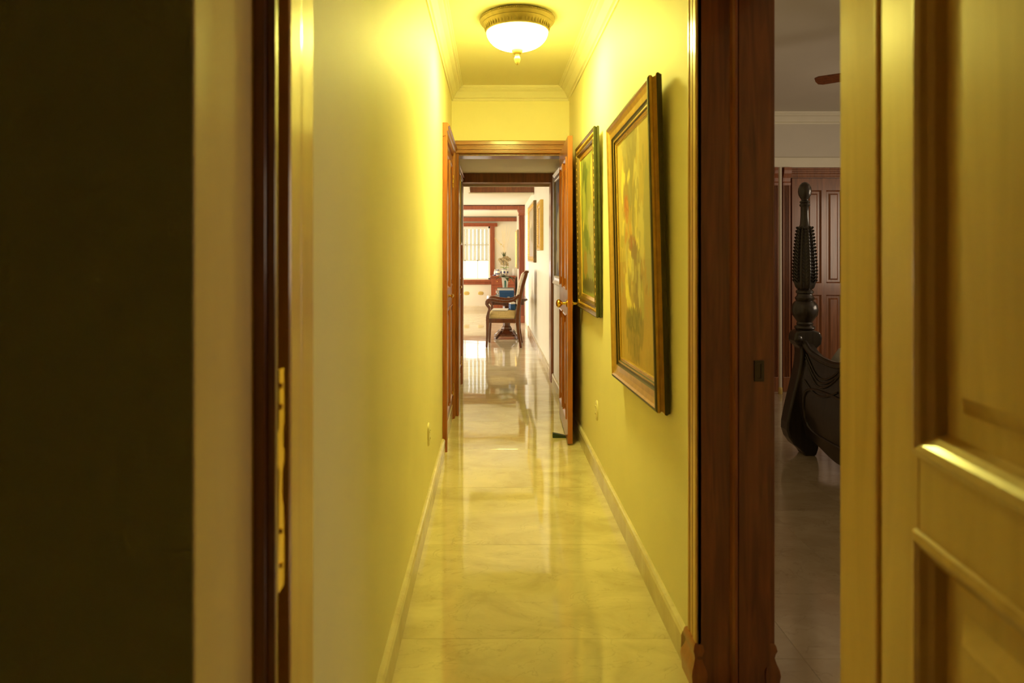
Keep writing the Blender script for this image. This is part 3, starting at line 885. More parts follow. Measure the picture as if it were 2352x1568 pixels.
# big painting
def base_big(u, v, r):
    n = 0.5 + 0.5 * math.sin(u * 9 + math.sin(v * 7) * 2)
    c1, c2 = (0.50, 0.36, 0.11), (0.58, 0.46, 0.17)
    if v > 0.55: c1, c2 = (0.44, 0.29, 0.11), (0.50, 0.34, 0.125)
    return [c1[i] * (1 - n) + c2[i] * n + r.uniform(-.012, .012) for i in range(3)]
GB, YL, LY, RD, OR, DG, DB = (0.32, 0.27, 0.13), (0.78, 0.68, 0.20), (0.68, 0.61, 0.28), (0.46, 0.15, 0.05), (0.56, 0.26, 0.06), (0.15, 0.13, 0.045), (0.25, 0.18, 0.09)
st = [(.42, .06, .22, .11, 0, GB, .9), (.40, .14, .14, .09, 0, GB, .9), (.22, .03, .10, .05, .4, (.42, .36, .18), .7),
      (.16, .20, .045, .10, .25, YL, 1), (.23, .19, .06, .035, .6, YL, 1), (.36, .195, .055, .035, -.6, YL, 1), (.58, .22, .05, .09, -.3, LY, .9), (.66, .10, .035, .14, .1, LY, .7),
      (.27, .27, .09, .08, 0, (.36, .24, .09), .9), (.40, .26, .07, .07, 0, GB, .9), (.27, .32, .07, .06, .3, RD, .85), (.21, .34, .04, .03, 0, OR, .7), (.30, .30, .03, .02, .3, OR, .8),
      (.52, .34, .08, .12, .1, GB, .8), (.55, .38, .05, .10, .15, YL, .75), (.70, .44, .09, .12, 0, LY, .7), (.86, .42, .10, .26, 0, (.36, .34, .18), .7),
      (.25, .42, .05, .07, .5, OR, .85), (.38, .43, .05, .06, -.2, (.62, .36, .09), .8), (.17, .40, .05, .05, .2, YL, .7), (.42, .47, .10, .03, 0, (.30, .17, .08), .8),
      (.44, .50, .12, .055, .1, (.34, .12, .06), .9), (.60, .50, .05, .045, .2, YL, 1), (.10, .46, .06, .03, 0, (.33, .28, .08), .6),
      (.52, .58, .16, .10, .2, DB, .85), (.55, .67, .13, .09, -.2, DB, .85), (.34, .56, .05, .06, .5, YL, .95), (.42, .59, .05, .05, .8, LY, .9), (.24, .55, .03, .09, 0, LY, .7), (.30, .64, .05, .06, .3, (.42, .37, .13), .8),
      (.22, .66, .05, .06, .1, YL, .7), (.25, .71, .07, .05, .5, YL, .85), (.33, .745, .07, .03, .6, YL, .8), (.48, .765, .06, .012, .5, YL, .95), (.60, .66, .04, .10, 0, LY, .65), (.68, .72, .05, .08, 0, (.40, .37, .14), .7),
      (.40, .81, .24, .055, 0, DG, .75), (.30, .86, .14, .06, 0, DG, .6), (.58, .84, .12, .08, 0, (.20, .17, .06), .6), (.42, .93, .16, .06, 0, (.24, .18, .07), .6), (.08, .80, .06, .2, 0, (.46, .28, .10), .6)]
rs = random.Random(12)
for i in range(190):
    v_ = rs.uniform(.04, .97)
    u_ = min(.97, max(.03, rs.gauss(.42, .2)))
    c_ = rs.choice((GB, GB, LY, (.50, .40, .15), (.38, .30, .11), (.44, .38, .20), DB) if v_ < .7 else ((.44, .28, .10), (.34, .24, .09), DG, (.40, .30, .12)))
    st.append((u_, v_, rs.uniform(.012, .035), rs.uniform(.012, .05), rs.uniform(-.7, .7), c_, rs.uniform(.2, .5)))
pc = picture('framed_painting', 'large floral painting in wide gilt frame nearest the bedroom doorway', (0.6265, 2.72, 1.329), FACE_LEFT, 0, 0, 0.868, 1.205,
        [(0.006, 0.0), (0.004, 0.006), (0.0, 0.014), (0.002, 0.020), (0.010, 0.024), (0.013, 0.030), (0.008, 0.036), (0.008, 0.044), (0.014, 0.049), (0.022, 0.050), (0.030, 0.044), (0.048, 0.038), (0.064, 0.037), (0.072, 0.036), (0.076, 0.030), (0.084, 0.028), (0.088, 0.030), (0.093, 0.029), (0.096, 0.023), (0.102, 0.021)], [M['frame_dark'], M['gilt'], M['gilt_bright']], 3,
        lambda a, b: canvas_mesh(a, b, 110, 160, st, base_big, 3), fillet=[(0.104, 0.023), (0.109, 0.0215), (0.112, 0.016)], grooves=[(4, 6), (10, 12), (14, 15)])
# hangs leaning a little forward at the top and slightly crooked
pc.rotation_euler = (Matrix.Rotation(FACE_LEFT, 3, 'Z') @ Matrix.Rotation(R(1.0), 3, 'X') @ Matrix.Rotation(R(-1.9), 3, 'Y')).to_euler()
pc.location.x = 0.611

def base_green(u, v, r):
    n = 0.5 + 0.5 * math.sin(v * 11 + u * 5)
    return [0.16 + .12 * n + r.uniform(-.02, .02), 0.17 + .12 * n + r.uniform(-.02, .02), 0.05 + .05 * n]
st2 = [(.3, .15, .2, .12, .2, (.07, .10, .03), .8), (.2, .35, .12, .18, .1, (.34, .36, .10), .8), (.6, .3, .2, .14, .5, (.22, .22, .06), .8), (.8, .2, .1, .16, 0, (.5, .38, .12), .7), (.35, .58, .18, .08, .3, (.12, .15, .05), .8), (.7, .5, .2, .12, .2, (.34, .30, .20), .8), (.25, .78, .15, .1, 0, (.36, .22, .08), .8), (.55, .8, .2, .1, .3, (.28, .26, .18), .8), (.5, .93, .5, .05, 0, (.10, .08, .04), .8), (.75, .68, .12, .1, .5, (.44, .36, .22), .7), (.15, .5, .05, .04, 0, (.6, .5, .12), .9)]
pf = picture('framed_painting', 'smaller green landscape painting in carved gilt frame beside the open door leaf', (0.613, 4.085, 1.486), FACE_LEFT, 0, 0, 0.81, 1.086,
        [(0.003, 0.0), (0.0, 0.010), (0.006, 0.016), (0.002, 0.022), (0.002, 0.030), (0.008, 0.034), (0.016, 0.030), (0.022, 0.026), (0.050, 0.024), (0.060, 0.030), (0.066, 0.032), (0.074, 0.024), (0.078, 0.016)], [M['frame_green'], M['gilt_dark'], M['gilt_bright']], 5,
        lambda a, b: canvas_mesh(a, b, 50, 70, st2, base_green, 5), fillet=[(0.080, 0.018), (0.100, 0.015), (0.104, 0.010)])
pf.rotation_euler = (Matrix.Rotation(FACE_LEFT, 3, 'Z') @ Matrix.Rotation(R(0.9), 3, 'X')).to_euler()
# carved rope and leaf ornament round the second frame, one joined relief
mb = MB()
def orn(cx, cz, dx, dz):
    a = math.atan2(dz, dx)
    for k, (rl, rw, hh, off, tilt) in enumerate(((0.017, 0.009, 0.009, 0.0, 0.6), (0.011, 0.006, 0.006, 0.020, -0.6))):
        px, pz = cx + math.cos(a) * off, cz + math.sin(a) * off
        ls = []
        for q, d in ((1.0, 0.0), (0.8, 0.6), (0.35, 1.0)):
            ls.append([(px + math.cos(t) * rl * q * math.cos(a + tilt) - math.sin(t) * rw * q * math.sin(a + tilt), -0.0235 - d * hh, pz + math.cos(t) * rl * q * math.sin(a + tilt) + math.sin(t) * rw * q * math.cos(a + tilt)) for t in [2 * PI * i / 8 for i in range(8)]])
        mb.loops(ls, cap1=True)
W2, H2 = 0.81 / 2 - 0.036, 1.086 / 2 - 0.036
for (a, b, n_) in (((-W2, -H2), (-W2, H2), 24), ((W2, -H2), (W2, H2), 24), ((-W2, -H2), (W2, -H2), 17), ((-W2, H2), (W2, H2), 17)):
    for i in range(n_):
        t = (i + .3) / n_
        orn(a[0] + (b[0] - a[0]) * t, a[1] + (b[1] - a[1]) * t, b[0] - a[0], b[1] - a[1])
tag(mb.build('carved_ornament', M['gilt'], pf, smooth=True), 'carved gilt ornament', kind='stuff')

def base_fig(u, v, r):
    return [0.10 + r.uniform(-.02, .02) + .05 * u, 0.085 + r.uniform(-.02, .02), 0.08 + .04 * v]
st3 = [(.5, .20, .22, .14, 0, (.32, .10, .08), .8), (.25, .35, .15, .12, 0, (.04, .06, .10), .8), (.6, .1, .3, .06, 0, (.04, .05, .08), .8), (.45, .62, .28, .30, 0, (.62, .58, .40), .95), (.45, .40, .12, .10, 0, (.62, .58, .42), .9), (.8, .5, .1, .3, 0, (.40, .22, .10), .8), (.15, .85, .1, .12, 0, (.5, .46, .30), .8)]
picture('framed_painting', 'figure painting in wide silver frame in the passage behind the open door', (0.6255, 5.95, 1.55), FACE_LEFT, 0, 0, 0.80, 1.06,
        [(0.0, 0.0), (0.0, 0.030), (0.006, 0.038), (0.016, 0.040), (0.024, 0.034), (0.040, 0.024), (0.062, 0.022), (0.070, 0.028), (0.078, 0.030), (0.084, 0.022), (0.088, 0.014)], [M['frame_dark'], M['silver'], M['silver']], 2,
        lambda a, b: canvas_mesh(a, b, 30, 40, st3, base_fig, 9))
def base_warm(u, v, r):
    return [0.42 + r.uniform(-.05, .05), 0.34 + r.uniform(-.05, .05), 0.20 + .1 * v]
st4 = [(.5, .5, .3, .2, .3, (.25, .2, .1), .7), (.3, .3, .15, .1, 0, (.6, .5, .3), .7)]
gp = [(0.0, 0.0), (0.0, 0.030), (0.006, 0.043), (0.016, 0.044), (0.022, 0.036), (0.060, 0.028), (0.070, 0.034), (0.080, 0.030), (0.086, 0.018)]
e1 = picture('framed_painting', 'square gilt-framed picture on the dining room wall, the nearer of the two', (0.6255, 8.24, 1.665), FACE_LEFT, 0, 0, 0.58, 0.62, gp, [M['gilt_bright'], M['gilt'], M['gilt']], 2, lambda a, b: canvas_mesh(a, b, 20, 20, st4, base_warm, 2), group='gilt-framed pictures on the dining room wall')
e2 = picture('framed_painting', 'long gilt-framed picture on the dining room wall behind the armchair', (0.6255, 9.93, 1.63), FACE_LEFT, 0, 0, 1.46, 0.88, gp, [M['gilt_dark'], M['gilt'], M['silver']], 2, lambda a, b: canvas_mesh(a, b, 20, 20, st4, base_warm, 4), group='gilt-framed pictures on the dining room wall')
for e_, ww, hh in ((e1, .58, .62), (e2, 1.46, .88)):
    mb = MB()
    a_, b_ = ww / 2 - .04, hh / 2 - .04
    for (p, q) in (((-a_, -b_), (-a_, b_)), ((a_, -b_), (a_, b_)), ((-a_, -b_), (a_, -b_)), ((-a_, b_), (a_, b_))):
        n_ = int(math.hypot(q[0] - p[0], q[1] - p[1]) / 0.028)
        for i in range(n_):
            t = (i + .5) / n_
            x, z = p[0] + (q[0] - p[0]) * t, p[1] + (q[1] - p[1]) * t
            mb.loops([[(x - .014, -0.032, z - .006), (x + .004, -0.032, z - .014), (x + .014, -0.032, z + .006), (x - .004, -0.032, z + .014)], [(x - .007, -0.042, z - .004), (x + .002, -0.042, z - .007), (x + .007, -0.042, z + .004), (x - .002, -0.042, z + .007)]], cap1=True)
    tag(mb.build('rope_ornament', M['gilt_bright'], e_), kind='stuff')
picture('framed_painting', 'gilt-framed picture on the living room wall beyond the portal post', (0.5795, 14.45, 1.42), FACE_LEFT, 0, 0, 1.0, 0.84, gp, [M['gilt_dark'], M['gilt_bright'], M['gilt_bright']], 2, lambda a, b: canvas_mesh(a, b, 12, 12, st4, base_warm, 6))
picture('framed_painting', 'olive-framed picture on the left passage wall by the second doorway', (-0.294, 5.98, 1.70), FACE_RIGHT, 0, 0, 0.36, 0.62, [(0.0, 0.0), (0.0, 0.014), (0.004, 0.018), (0.02, 0.016), (0.028, 0.010)], [M['gilt_bright'], M['gilt_dark'], M['gilt']], 2, lambda a, b: canvas_mesh(a, b, 12, 12, st2, base_green, 8))

# built-in closets along the left wall
def closet(name, label, y0, y1, h, nd, group=None):
    """local x along the wall (world +Y), front -Y -> world +X"""
    wd = y1 - y0
    e = empty(name, (XL + 0.001, y0, 0), FACE_RIGHT)
    tag(e, label, 'closet', group)
    c = 0.075
    def cas(x0, x1, z0, z1):
        w_ = x1 - x0
        pr = [(0, 0), (0, .024), (.006, .030), (w_ * .3, .030), (w_ * .36, .022), (w_ * .5, .022), (w_ * .56, .028), (w_ * .8, .028), (w_ * .86, .018), (w_, .016), (w_, 0)]
        MB().loops([[(x0 + u, -o_ - 0.0002, z0) for u, o_ in pr], [(x0 + u, -o_ - 0.0002, z1) for u, o_ in pr]], cap0=True, cap1=True).build('casing', M['wood_mid'], e)
    cas(0, c, 0.0, h)
    cas(wd, wd - c, 0.0, h)
    pr = [(0, 0), (0, .03), (.012, .046), (.02, .046), (.026, .036), (.05, .036), (.056, .028), (.075, .022), (.085, .022), (.09, 0)]
    MB().loops([[(-.006, -o_ - .0002, h + .0 - u + .03) for u, o_ in pr], [(wd + .006, -o_ - .0002, h + .0 - u + .03) for u, o_ in pr]], cap0=True, cap1=True).build('head_moulding', M['wood_mid'], e)
    MB().box(c + .0005, wd - c - .0005, -0.014, -0.0004, 0.0, 0.115).build('plinth', M['marble_base'], e, bevel=0.002)
    dw = (wd - 2 * c - 0.004 * (nd + 1)) / nd
    for k in range(nd):
        x = c + 0.004 + k * (dw + 0.004)
        d = MB().box(x, x + dw, -0.010, -0.001, 0.12, h - 0.06).build('door', M['wood_mid'], e, bevel=0.0015)
        for (a, b) in ((0.20, 0.92), (1.06, h - 0.14)):
            mb = MB()
            mb.rects(x + .06, x + dw - .06, a, b, [(0, .0098), (0.003, .017), (.010, .019), (.016, .014), (.022, .0102), (.04, .0102), (.056, .015)], cap=True)
            mb.build('raised_panel', M['wood_mid'], d)
        hx = x + 0.006 if k == 0 else x + dw - 0.006
        for zz in (0.24, h - 0.26):
            mb = MB()
            for q in (-0.034, 0.0, 0.034):
                mb.tube([(hx, -0.0175, zz + q - .014), (hx, -0.0175, zz + q + .014)], 0.0062, n=10)
            mb.build('hinge', M['brass'], d, smooth=True)
        kx = x + dw - 0.03 if k == 0 else x + 0.03
        MB().lathe([(0.012, -0.0098), (0.012, -0.013), (0.006, -0.015), (0.006, -0.026), (0.012, -0.030), (0.014, -0.037), (0.010, -0.043), (0.002, -0.045)], n=16, cx=kx, cy=1.0, axis='y').build('door_knob', M['brass'], d, smooth=True)
    return e
closet('built_in_closet', 'cedar built-in closet with raised panel doors before the end doorway, on the left', 4.30, 5.24, 2.14, 2)
closet('built_in_closet', 'cedar built-in closet in the low passage past the end doorway', 5.50, 6.62, 2.07, 2)

# rubber wedge under the open door leaf
mb = MB().prism([(0.432, 0.0), (0.558, 0.0), (0.558, 0.006), (0.436, 0.032), (0.432, 0.030)], 4.635, 4.672, plane='xz')
tag(mb.build('door_wedge', M['rubber'], bevel=0.001), 'dark green rubber wedge on the floor under the open door leaf', 'doorstop')

# ------------------------------------------------------------------ dining room: armchair
ch = empty('armchair', (0.18, 9.42, 0), R(-4))
tag(ch, 'carved mahogany armchair seen from its side, ochre seat, facing left', 'armchair')
wc = M['wood_chair']
hw = 0.26
# local x forward is -X; front legs at x=-0.225
for s_ in (-1, 1):
    y = s_ * hw
    pts = [(-0.235, 0.0), (-0.236, 0.02), (-0.232, 0.10), (-0.226, 0.22), (-0.222, 0.34), (-0.222, 0.40)]
    MB().sweep_xz(pts, [0.014, 0.015, 0.016, 0.019, 0.024, 0.026], y - 0.024, y + 0.024).build('leg', wc, ch, bevel=0.006)
    pts = [(0.245, 0.0), (0.228, 0.10), (0.206, 0.22), (0.196, 0.36), (0.197, 0.46), (0.212, 0.58), (0.240, 0.74), (0.272, 0.88), (0.305, 0.99), (0.322, 1.05)]
    MB().sweep_xz(pts, [0.017, 0.018, 0.021, 0.027, 0.027, 0.025, 0.023, 0.022, 0.022, 0.020], y - 0.022, y + 0.022).build('leg', wc, ch, bevel=0.006)
    # arm: rises from the back stile, sweeps forward, curls over and drops to the seat
    arm = [(0.222, 0.735), (0.190, 0.705), (0.140, 0.665), (0.080, 0.648), (0.0, 0.645), (-0.09, 0.655), (-0.155, 0.668), (-0.205, 0.664), (-0.232, 0.640), (-0.236, 0.610), (-0.220, 0.585), (-0.200, 0.560), (-0.198, 0.530), (-0.210, 0.490), (-0.222, 0.440), (-0.224, 0.40)]
    MB().sweep_xz(arm, [0.022, 0.02, 0.019, 0.019, 0.019, 0.021, 0.023, 0.026, 0.026, 0.022, 0.020, 0.019, 0.018, 0.019, 0.022, 0.024], y - 0.024 + s_ * .008, y + 0.024 + s_ * .008).build('arm', wc, ch, bevel=0.007)
    MB().lathe([(0.004, y - .03 + s_ * .008), (0.021, y - .028 + s_ * .008), (0.024, y + s_ * .008), (0.021, y + .028 + s_ * .008), (0.004, y + .03 + s_ * .008)], n=20, cx=-0.222, cy=0.625, axis='y').build('arm_scroll', wc, ch, smooth=True)
    MB().box(-0.205, 0.185, y - 0.015, y + 0.015, 0.345, 0.405).build('seat_rail', wc, ch, bevel=0.005)
MB().box(-0.238, -0.206, -hw, hw, 0.345, 0.405).build('seat_rail', wc, ch, bevel=0.005)
MB().box(0.185, 0.21, -hw, hw, 0.345, 0.405).build('seat_rail', wc, ch, bevel=0.005)
ls = []
for z, k in ((0.400, 0.0), (0.43, 0.010), (0.47, 0.006), (0.495, -0.012), (0.507, -0.05), (0.511, -0.12)):
    x0, x1, y0, y1 = -0.205 - k, 0.178 + k * .5, -0.243 - k, 0.243 + k
    c = 0.03
    ls.append([(x0 + c, y0, z), (x1 - c, y0, z), (x1, y0 + c, z), (x1, y1 - c, z), (x1 - c, y1, z), (x0 + c, y1, z), (x0, y1 - c, z), (x0, y0 + c, z)])
MB().loops(ls, cap0=True, cap1=True).build('seat_cushion', M['seat'], ch, smooth=True)
# upholstered back: rear face ochre, front pad floral
bk = [(0.222, 0.60), (0.240, 0.70), (0.262, 0.82), (0.290, 0.93), (0.316, 1.02)]
MB().sweep_xz(bk, 0.012, -0.235, 0.235).build('back_panel', M['seat'], ch, bevel=0.004)
pd = [(0.196, 0.60), (0.205, 0.70), (0.224, 0.82), (0.252, 0.93), (0.276, 1.02), (0.288, 1.045)]
MB().sweep_xz(pd, [0.018, 0.03, 0.034, 0.034, 0.03, 0.018], -0.252, 0.225).build('back_cushion', M['pad'], ch, bevel=0.016, seg=3)
MB().sweep_xz([(0.296, 1.035), (0.318, 1.058), (0.345, 1.062), (0.352, 1.050)], [0.022, 0.022, 0.016, 0.008], -0.275, 0.275).build('crest_rail', wc, ch, bevel=0.008)
MB().sweep_xz([(0.203, 0.56), (0.214, 0.62)], 0.018, -0.24, 0.24).build('lower_back_rail', wc, ch, bevel=0.004)
# things on the seat
o = MB().box(-0.15, 0.075, -0.15, 0.13, 0, 0.012).build('paper_stack', M['paper'], bevel=0.001, loc=(0.16, 9.37, 0.5115), rotz=R(-6))
tag(o, 'flat white paper stack lying on the armchair seat', 'paper')
b = empty('gift_box', (0.318, 9.40, 0.5115), R(8)); b.location.x -= 0.022; tag(b, 'small blue box standing on the armchair seat against its back', 'box')
MB().box(-0.04, 0.028, -0.08, 0.08, 0, 0.095).build('box_body', M['blue'], b, bevel=0.002)
MB().box(-0.042, 0.030, -0.082, 0.082, 0.085, 0.108).build('box_lid', M['white'], b, bevel=0.002)

# pedestal table
tb = empty('pedestal_table', (0.225, 10.19, 0)); tag(tb, 'dark mahogany pedestal table behind the armchair', 'table')
def rrect(hx, hy, c, z):
    return [(sx * (hx - c) + c * math.cos(a), sy * (hy - c) + c * math.sin(a), z) for sx, sy, a0 in ((1, 1, 0), (-1, 1, PI / 2), (-1, -1, PI), (1, -1, 3 * PI / 2)) for a in [a0 + PI / 2 * k / 4 for k in range(5)]]
MB().loops([rrect(.29 + d, .40 + d, .08, z) for d, z in ((0.0, .600), (.0, .606), (.018, .612), (.024, .622), (.020, .632), (.014, .640))], cap0=True, cap1=True).build('tabletop', M['wood_chair'], tb, smooth=True)
MB().loops([rrect(.26, .36, .05, z) for z in (.545, .602)], cap0=True, cap1=True).build('apron', M['wood_chair'], tb)
col = [(.075, .13), (.085, .15), (.072, .18), (.055, .20), (.058, .24), (.062, .40), (.055, .50), (.07, .53), (.085, .548)]
MB().loops([[(sx * r_, sy * r_, z) for sx, sy in ((1, .45), (.45, 1), (-.45, 1), (-1, .45), (-1, -.45), (-.45, -1), (.45, -1), (1, -.45))] for r_, z in col], cap0=True, cap1=True).build('column', M['wood_chair'], tb)
bs = [(.17, .045), (.175, .07), (.14, .085), (.12, .11), (.09, .135)]
MB().loops([[(sx * r_, sy * r_, z) for sx, sy in ((1, .5), (.5, 1), (-.5, 1), (-1, .5), (-1, -.5), (-.5, -1), (.5, -1), (1, -.5))] for r_, z in bs], cap0=True, cap1=True).build('pedestal_base', M['wood_chair'], tb)
for i in range(4):
    a = PI / 4 + i * PI / 2
    sw = MB().sweep_xz([(0.09, .11), (0.14, .10), (0.18, .065), (0.215, .04), (0.24, .022), (0.255, .022)], [.022, .026, .024, .020, .021, .012], -0.022, 0.022)
    o = sw.build('foot', M['wood_chair'], tb, bevel=0.005); o.rotation_euler = (0, 0, a)
T = 0.640
b = empty('gift_box', (0.225, 9.93, T), R(-2)); tag(b, 'blue lidded box at the front of the pedestal table', 'box')
MB().box(-0.11, 0.11, -0.07, 0.07, 0, 0.085).build('box_body', M['blue'], b, bevel=0.002)
MB().box(-0.113, 0.113, -0.073, 0.073, 0.078, 0.118).build('box_lid', M['blue'], b, bevel=0.002)
MB().box(0.01, 0.045, -0.0715, -0.0698, 0.018, 0.026).build('silver_mark', M['white'], b)
def book(name, label, loc, rz, w_, d_, t, cover, group=None, cat='book'):
    e = empty(name, loc, rz); tag(e, label, cat, group)
    MB().box(-w_ / 2, w_ / 2, -d_ / 2, d_ / 2, 0, .003).box(-w_ / 2, w_ / 2, -d_ / 2, d_ / 2, t - .003, t).box(w_ / 2 - .003, w_ / 2, -d_ / 2, d_ / 2, 0, t).build('cover', cover, e)
    MB().box(-w_ / 2 + .004, w_ / 2 - .003, -d_ / 2 + .004, d_ / 2 - .004, .003, t - .003).build('pages', M['paper'], e)
    return e
zt = T
for k, (t, w_, lab) in enumerate(((.040, .29, 'bottom book of the stack behind the blue box'), (.030, .27, 'second book up in the stack behind the blue box'), (.034, .28, 'third book up in the stack behind the blue box'), (.042, .26, 'top book of the stack, under the white pot'))):
    book('book', lab, (0.205 + (.008 if k % 2 else -.004), 10.18, zt), R((-2, 3, 1, -3)[k]), w_, .21, t, M['cover'] if k != 2 else M['wood_red'], 'stacked books on the pedestal table')
    zt += t
# orchid in a white square pot on the stack
op = empty('potted_orchid', (0.205, 10.18, zt)); tag(op, 'orchid plant with dark leaves in a tall white square pot', 'potted plant')
ls = []
for r_, z in ((.036, 0), (.038, .01), (.052, .15), (.056, .155), (.056, .165), (.048, .165), (.046, .13)):
    ls.append([(sx * r_, sy * r_, z) for sx, sy in ((1, 1), (-1, 1), (-1, -1), (1, -1))])
MB().loops(ls, cap0=True, cap1=True).build('pot', M['white'], op, bevel=0.002)
MB().prism([(-.009, .012), (.009, .012), (.012, .115), (-.012, .115)], -0.0505, -0.036, plane='xz').build('teal_band', M['teal'], op)
def leaf(parent, base, az, length, width, rise, droop, m, name='leaf'):
    ls = []
    for i in range(9):
        t = i / 8
        r_ = length * t
        z = rise * math.sin(t * PI * .6) - droop * t * t
        wd = width * math.sin(PI * min(1, t * .93 + .07)) ** .7
        c = Vector((base[0] + r_ * math.cos(az), base[1] + r_ * math.sin(az), base[2] + z))
        p = Vector((-math.sin(az), math.cos(az), 0))
        ls.append([c - p * wd + Vector((0, 0, .006)), c + Vector((0, 0, -.004)), c + p * wd + Vector((0, 0, .006)), c + Vector((0, 0, -.0015))])
    return MB().loops(ls, cap0=True, cap1=True).build(name, m, parent, smooth=True)
for az, ln, wd, rs, dr in ((.15, .15, .032, .05, .06), (2.9, .15, .03, .05, .07), (-.5, .16, .035, .06, .12), (3.8, .12, .03, .06, .05), (1.2, .12, .028, .05, .03), (-1.2, .12, .032, .05, .10), (2.1, .12, .026, .07, .02)):
    leaf(op, (0, 0, .145), az, ln, wd, rs, dr, M['leaf'])
for dx in (-.016, .016):
    MB().tube([(dx * .4, 0, .13), (dx, 0, .22), (dx * 1.2, 0.004, .33), (dx * .9, 0.01, .42)], 0.0028, n=6).build('stem', M['leaf'], op)

# ------------------------------------------------------------------ living room: sideboard and ornaments
sb = empty('sideboard', (0.255, 15.12, 0)); tag(sb, 'reddish wooden sideboard against the far wall right of the window', 'sideboard')
MB().box(-0.275, 0.275, -0.20, 0.24, 0.06, 0.79).build('body', M['wood_red'], sb, bevel=0.003)
MB().loops([rrect(.285 + d, .235 + d, .015, z) for d, z in ((-.005, .785), (.0, .792), (.008, .800), (.008, .812), (.0, .819))], cap0=True, cap1=True).build('top', M['wood_red'], sb)
MB().box(-0.26, 0.26, -0.185, 0.22, 0, 0.06).build('plinth', M['wood_red'], sb)
for s_ in (-1, 1):
    d = MB().box(s_ * .136 - .128, s_ * .136 + .128, -0.214, -0.198, 0.09, 0.60).build('door', M['wood_red'], sb, bevel=0.002)
    MB().rects(s_ * .136 - .09, s_ * .136 + .09, .13, .56, [(0, .2138), (.004, .220), (.012, .221), (.02, .215), (.04, .2145), (.055, .219)], cap=True).build('raised_panel', M['wood_red'], d)
    MB().lathe([(.006, -.214), (.006, -.226), (.011, -.230), (.009, -.238), (.001, -.240)], n=12, cx=s_ * .03, cy=.36, axis='y').build('knob', M['brass'], d, smooth=True)
    dr = MB().box(s_ * .136 - .128, s_ * .136 + .128, -0.214, -0.198, 0.62, 0.765).build('drawer', M['wood_red'], sb, bevel=0.002)
    MB().lathe([(.006, -.214), (.006, -.226), (.011, -.230), (.009, -.238), (.001, -.240)], n=12, cx=s_ * .136, cy=.692, axis='y').build('knob', M['brass'], dr, smooth=True)
S = 0.8195
jr = empty('flower_jar', (0.285, 15.03, S)); tag(jr, 'blue and white porcelain jar on the sideboard holding dried flowers', 'vase')
MB().lathe([(0.0, 0), (.055, 0), (.060, .006), (.085, .045), (.098, .085), (.090, .120), (.062, .142), (.056, .150), (.060, .160), (.052, .160), (.048, .14), (.0, .12)], n=32).build('jar_body', M['white'], jr, smooth=True)
for i in range(7):
    mb = MB()
    a = 2 * PI * i / 7 + .2
    ls = []
    for q in (1.0, .7):
        ls.append([Vector(((.0985 + (1 - q) * .004) * math.cos(a + q * .24 * math.cos(t)), (.0985 + (1 - q) * .004) * math.sin(a + q * .24 * math.cos(t)), .083 + q * .03 * math.sin(t))) for t in [2 * PI * k / 10 for k in range(10)]])
    mb.loops(ls, cap1=True)
    mb.build('painted_medallion', M['cobalt'], jr)
MB().lathe([(.0625, .140), (.0640, .144), (.0590, .149), (.0575, .146)], n=32).build('cobalt_band', M['cobalt'], jr, smooth=True)
bq = empty('dried_bouquet', (0.285, 15.03, S + .15)); tag(bq, 'beige dried flower bouquet with tall pale grass stalks in the porcelain jar', 'flowers')
rnd = random.Random(4)
mb = MB()
for i in range(230):
    # many small florets; clusters
    a, b_ = rnd.uniform(0, 2 * PI), rnd.uniform(-.2, 1)
    cl = rnd.choice(((0, .17, .10), (-.07, .20, .06), (.08, .20, .065), (0, .10, .08), (.03, .24, .06)))
    rr = cl[2] * rnd.uniform(.6, 1)
    c = Vector((cl[0] + rr * math.cos(a) * math.cos(b_), rr * math.sin(a) * math.cos(b_), cl[1] + rr * math.sin(b_)))
    s_ = rnd.uniform(.018, .034)
    for k in range(4):
        q = a + k * PI / 2 + rnd.uniform(-.3, .3)
        d1_ = Vector((math.cos(q), math.sin(q) * .5, rnd.uniform(-.3, .8))).normalized()
        d2_ = d1_.cross(Vector((0.1, 1, .2))).normalized()
        mb.loops([[c, c + d1_ * s_ * .6 + d2_ * s_ * .5, c + d1_ * s_ * 1.1, c + d1_ * s_ * .6 - d2_ * s_ * .5], [c + Vector((0, -.002, .002)), c + d1_ * s_ * .6 + d2_ * s_ * .5 + Vector((0, -.002, .002)), c + d1_ * s_ * 1.1 + Vector((0, -.002, .002)), c + d1_ * s_ * .6 - d2_ * s_ * .5 + Vector((0, -.002, .002))]], cap0=True, cap1=True)
tag(mb.build('florets', M['petal'], bq), kind='stuff')
mb = MB()
for i in range(26):
    a, t = rnd.uniform(0, 2 * PI), rnd.uniform(.1, .6)
    l = rnd.uniform(.07, .15)
    p0 = Vector((0.01 * math.cos(a) - .005, .01 * math.sin(a), .27))
    p1 = p0 + Vector((math.cos(a) * l * t, math.sin(a) * l * t, l))
    mb.tube([p0, (p0 + p1) / 2 + Vector((0, 0, .01)), p1], 0, n=5, rads=[.006, .005, .0008])
tag(mb.build('spiky_leaves', M['leaf'], bq), kind='stuff')
for az in (.3, 2.6, 3.9, -.7):
    leaf(bq, (0, 0, .0), az, .11, .022, .05, .01, M['leaf_light'])
for (x1, z1) in ((-.07, 1.02), (-.04, 1.06), (0.0, 1.0), (.03, 1.05), (.09, 1.02), (.16, .98)):
    st_ = MB().tube([(0, 0, .05), (x1 * .3, .01, .45), (x1 * .7, .02, .8), (x1, .03, z1)], 0, n=5, rads=[.0035, .003, .004, .001]).build('grass_stalk', M['straw'], bq)
MB().tube([(0, 0, .1), (-.05, 0, .45), (-.14, 0, .60), (-.22, 0, .72)], 0.003, n=5).build('blossom_twig', M['straw'], bq)
mb = MB()
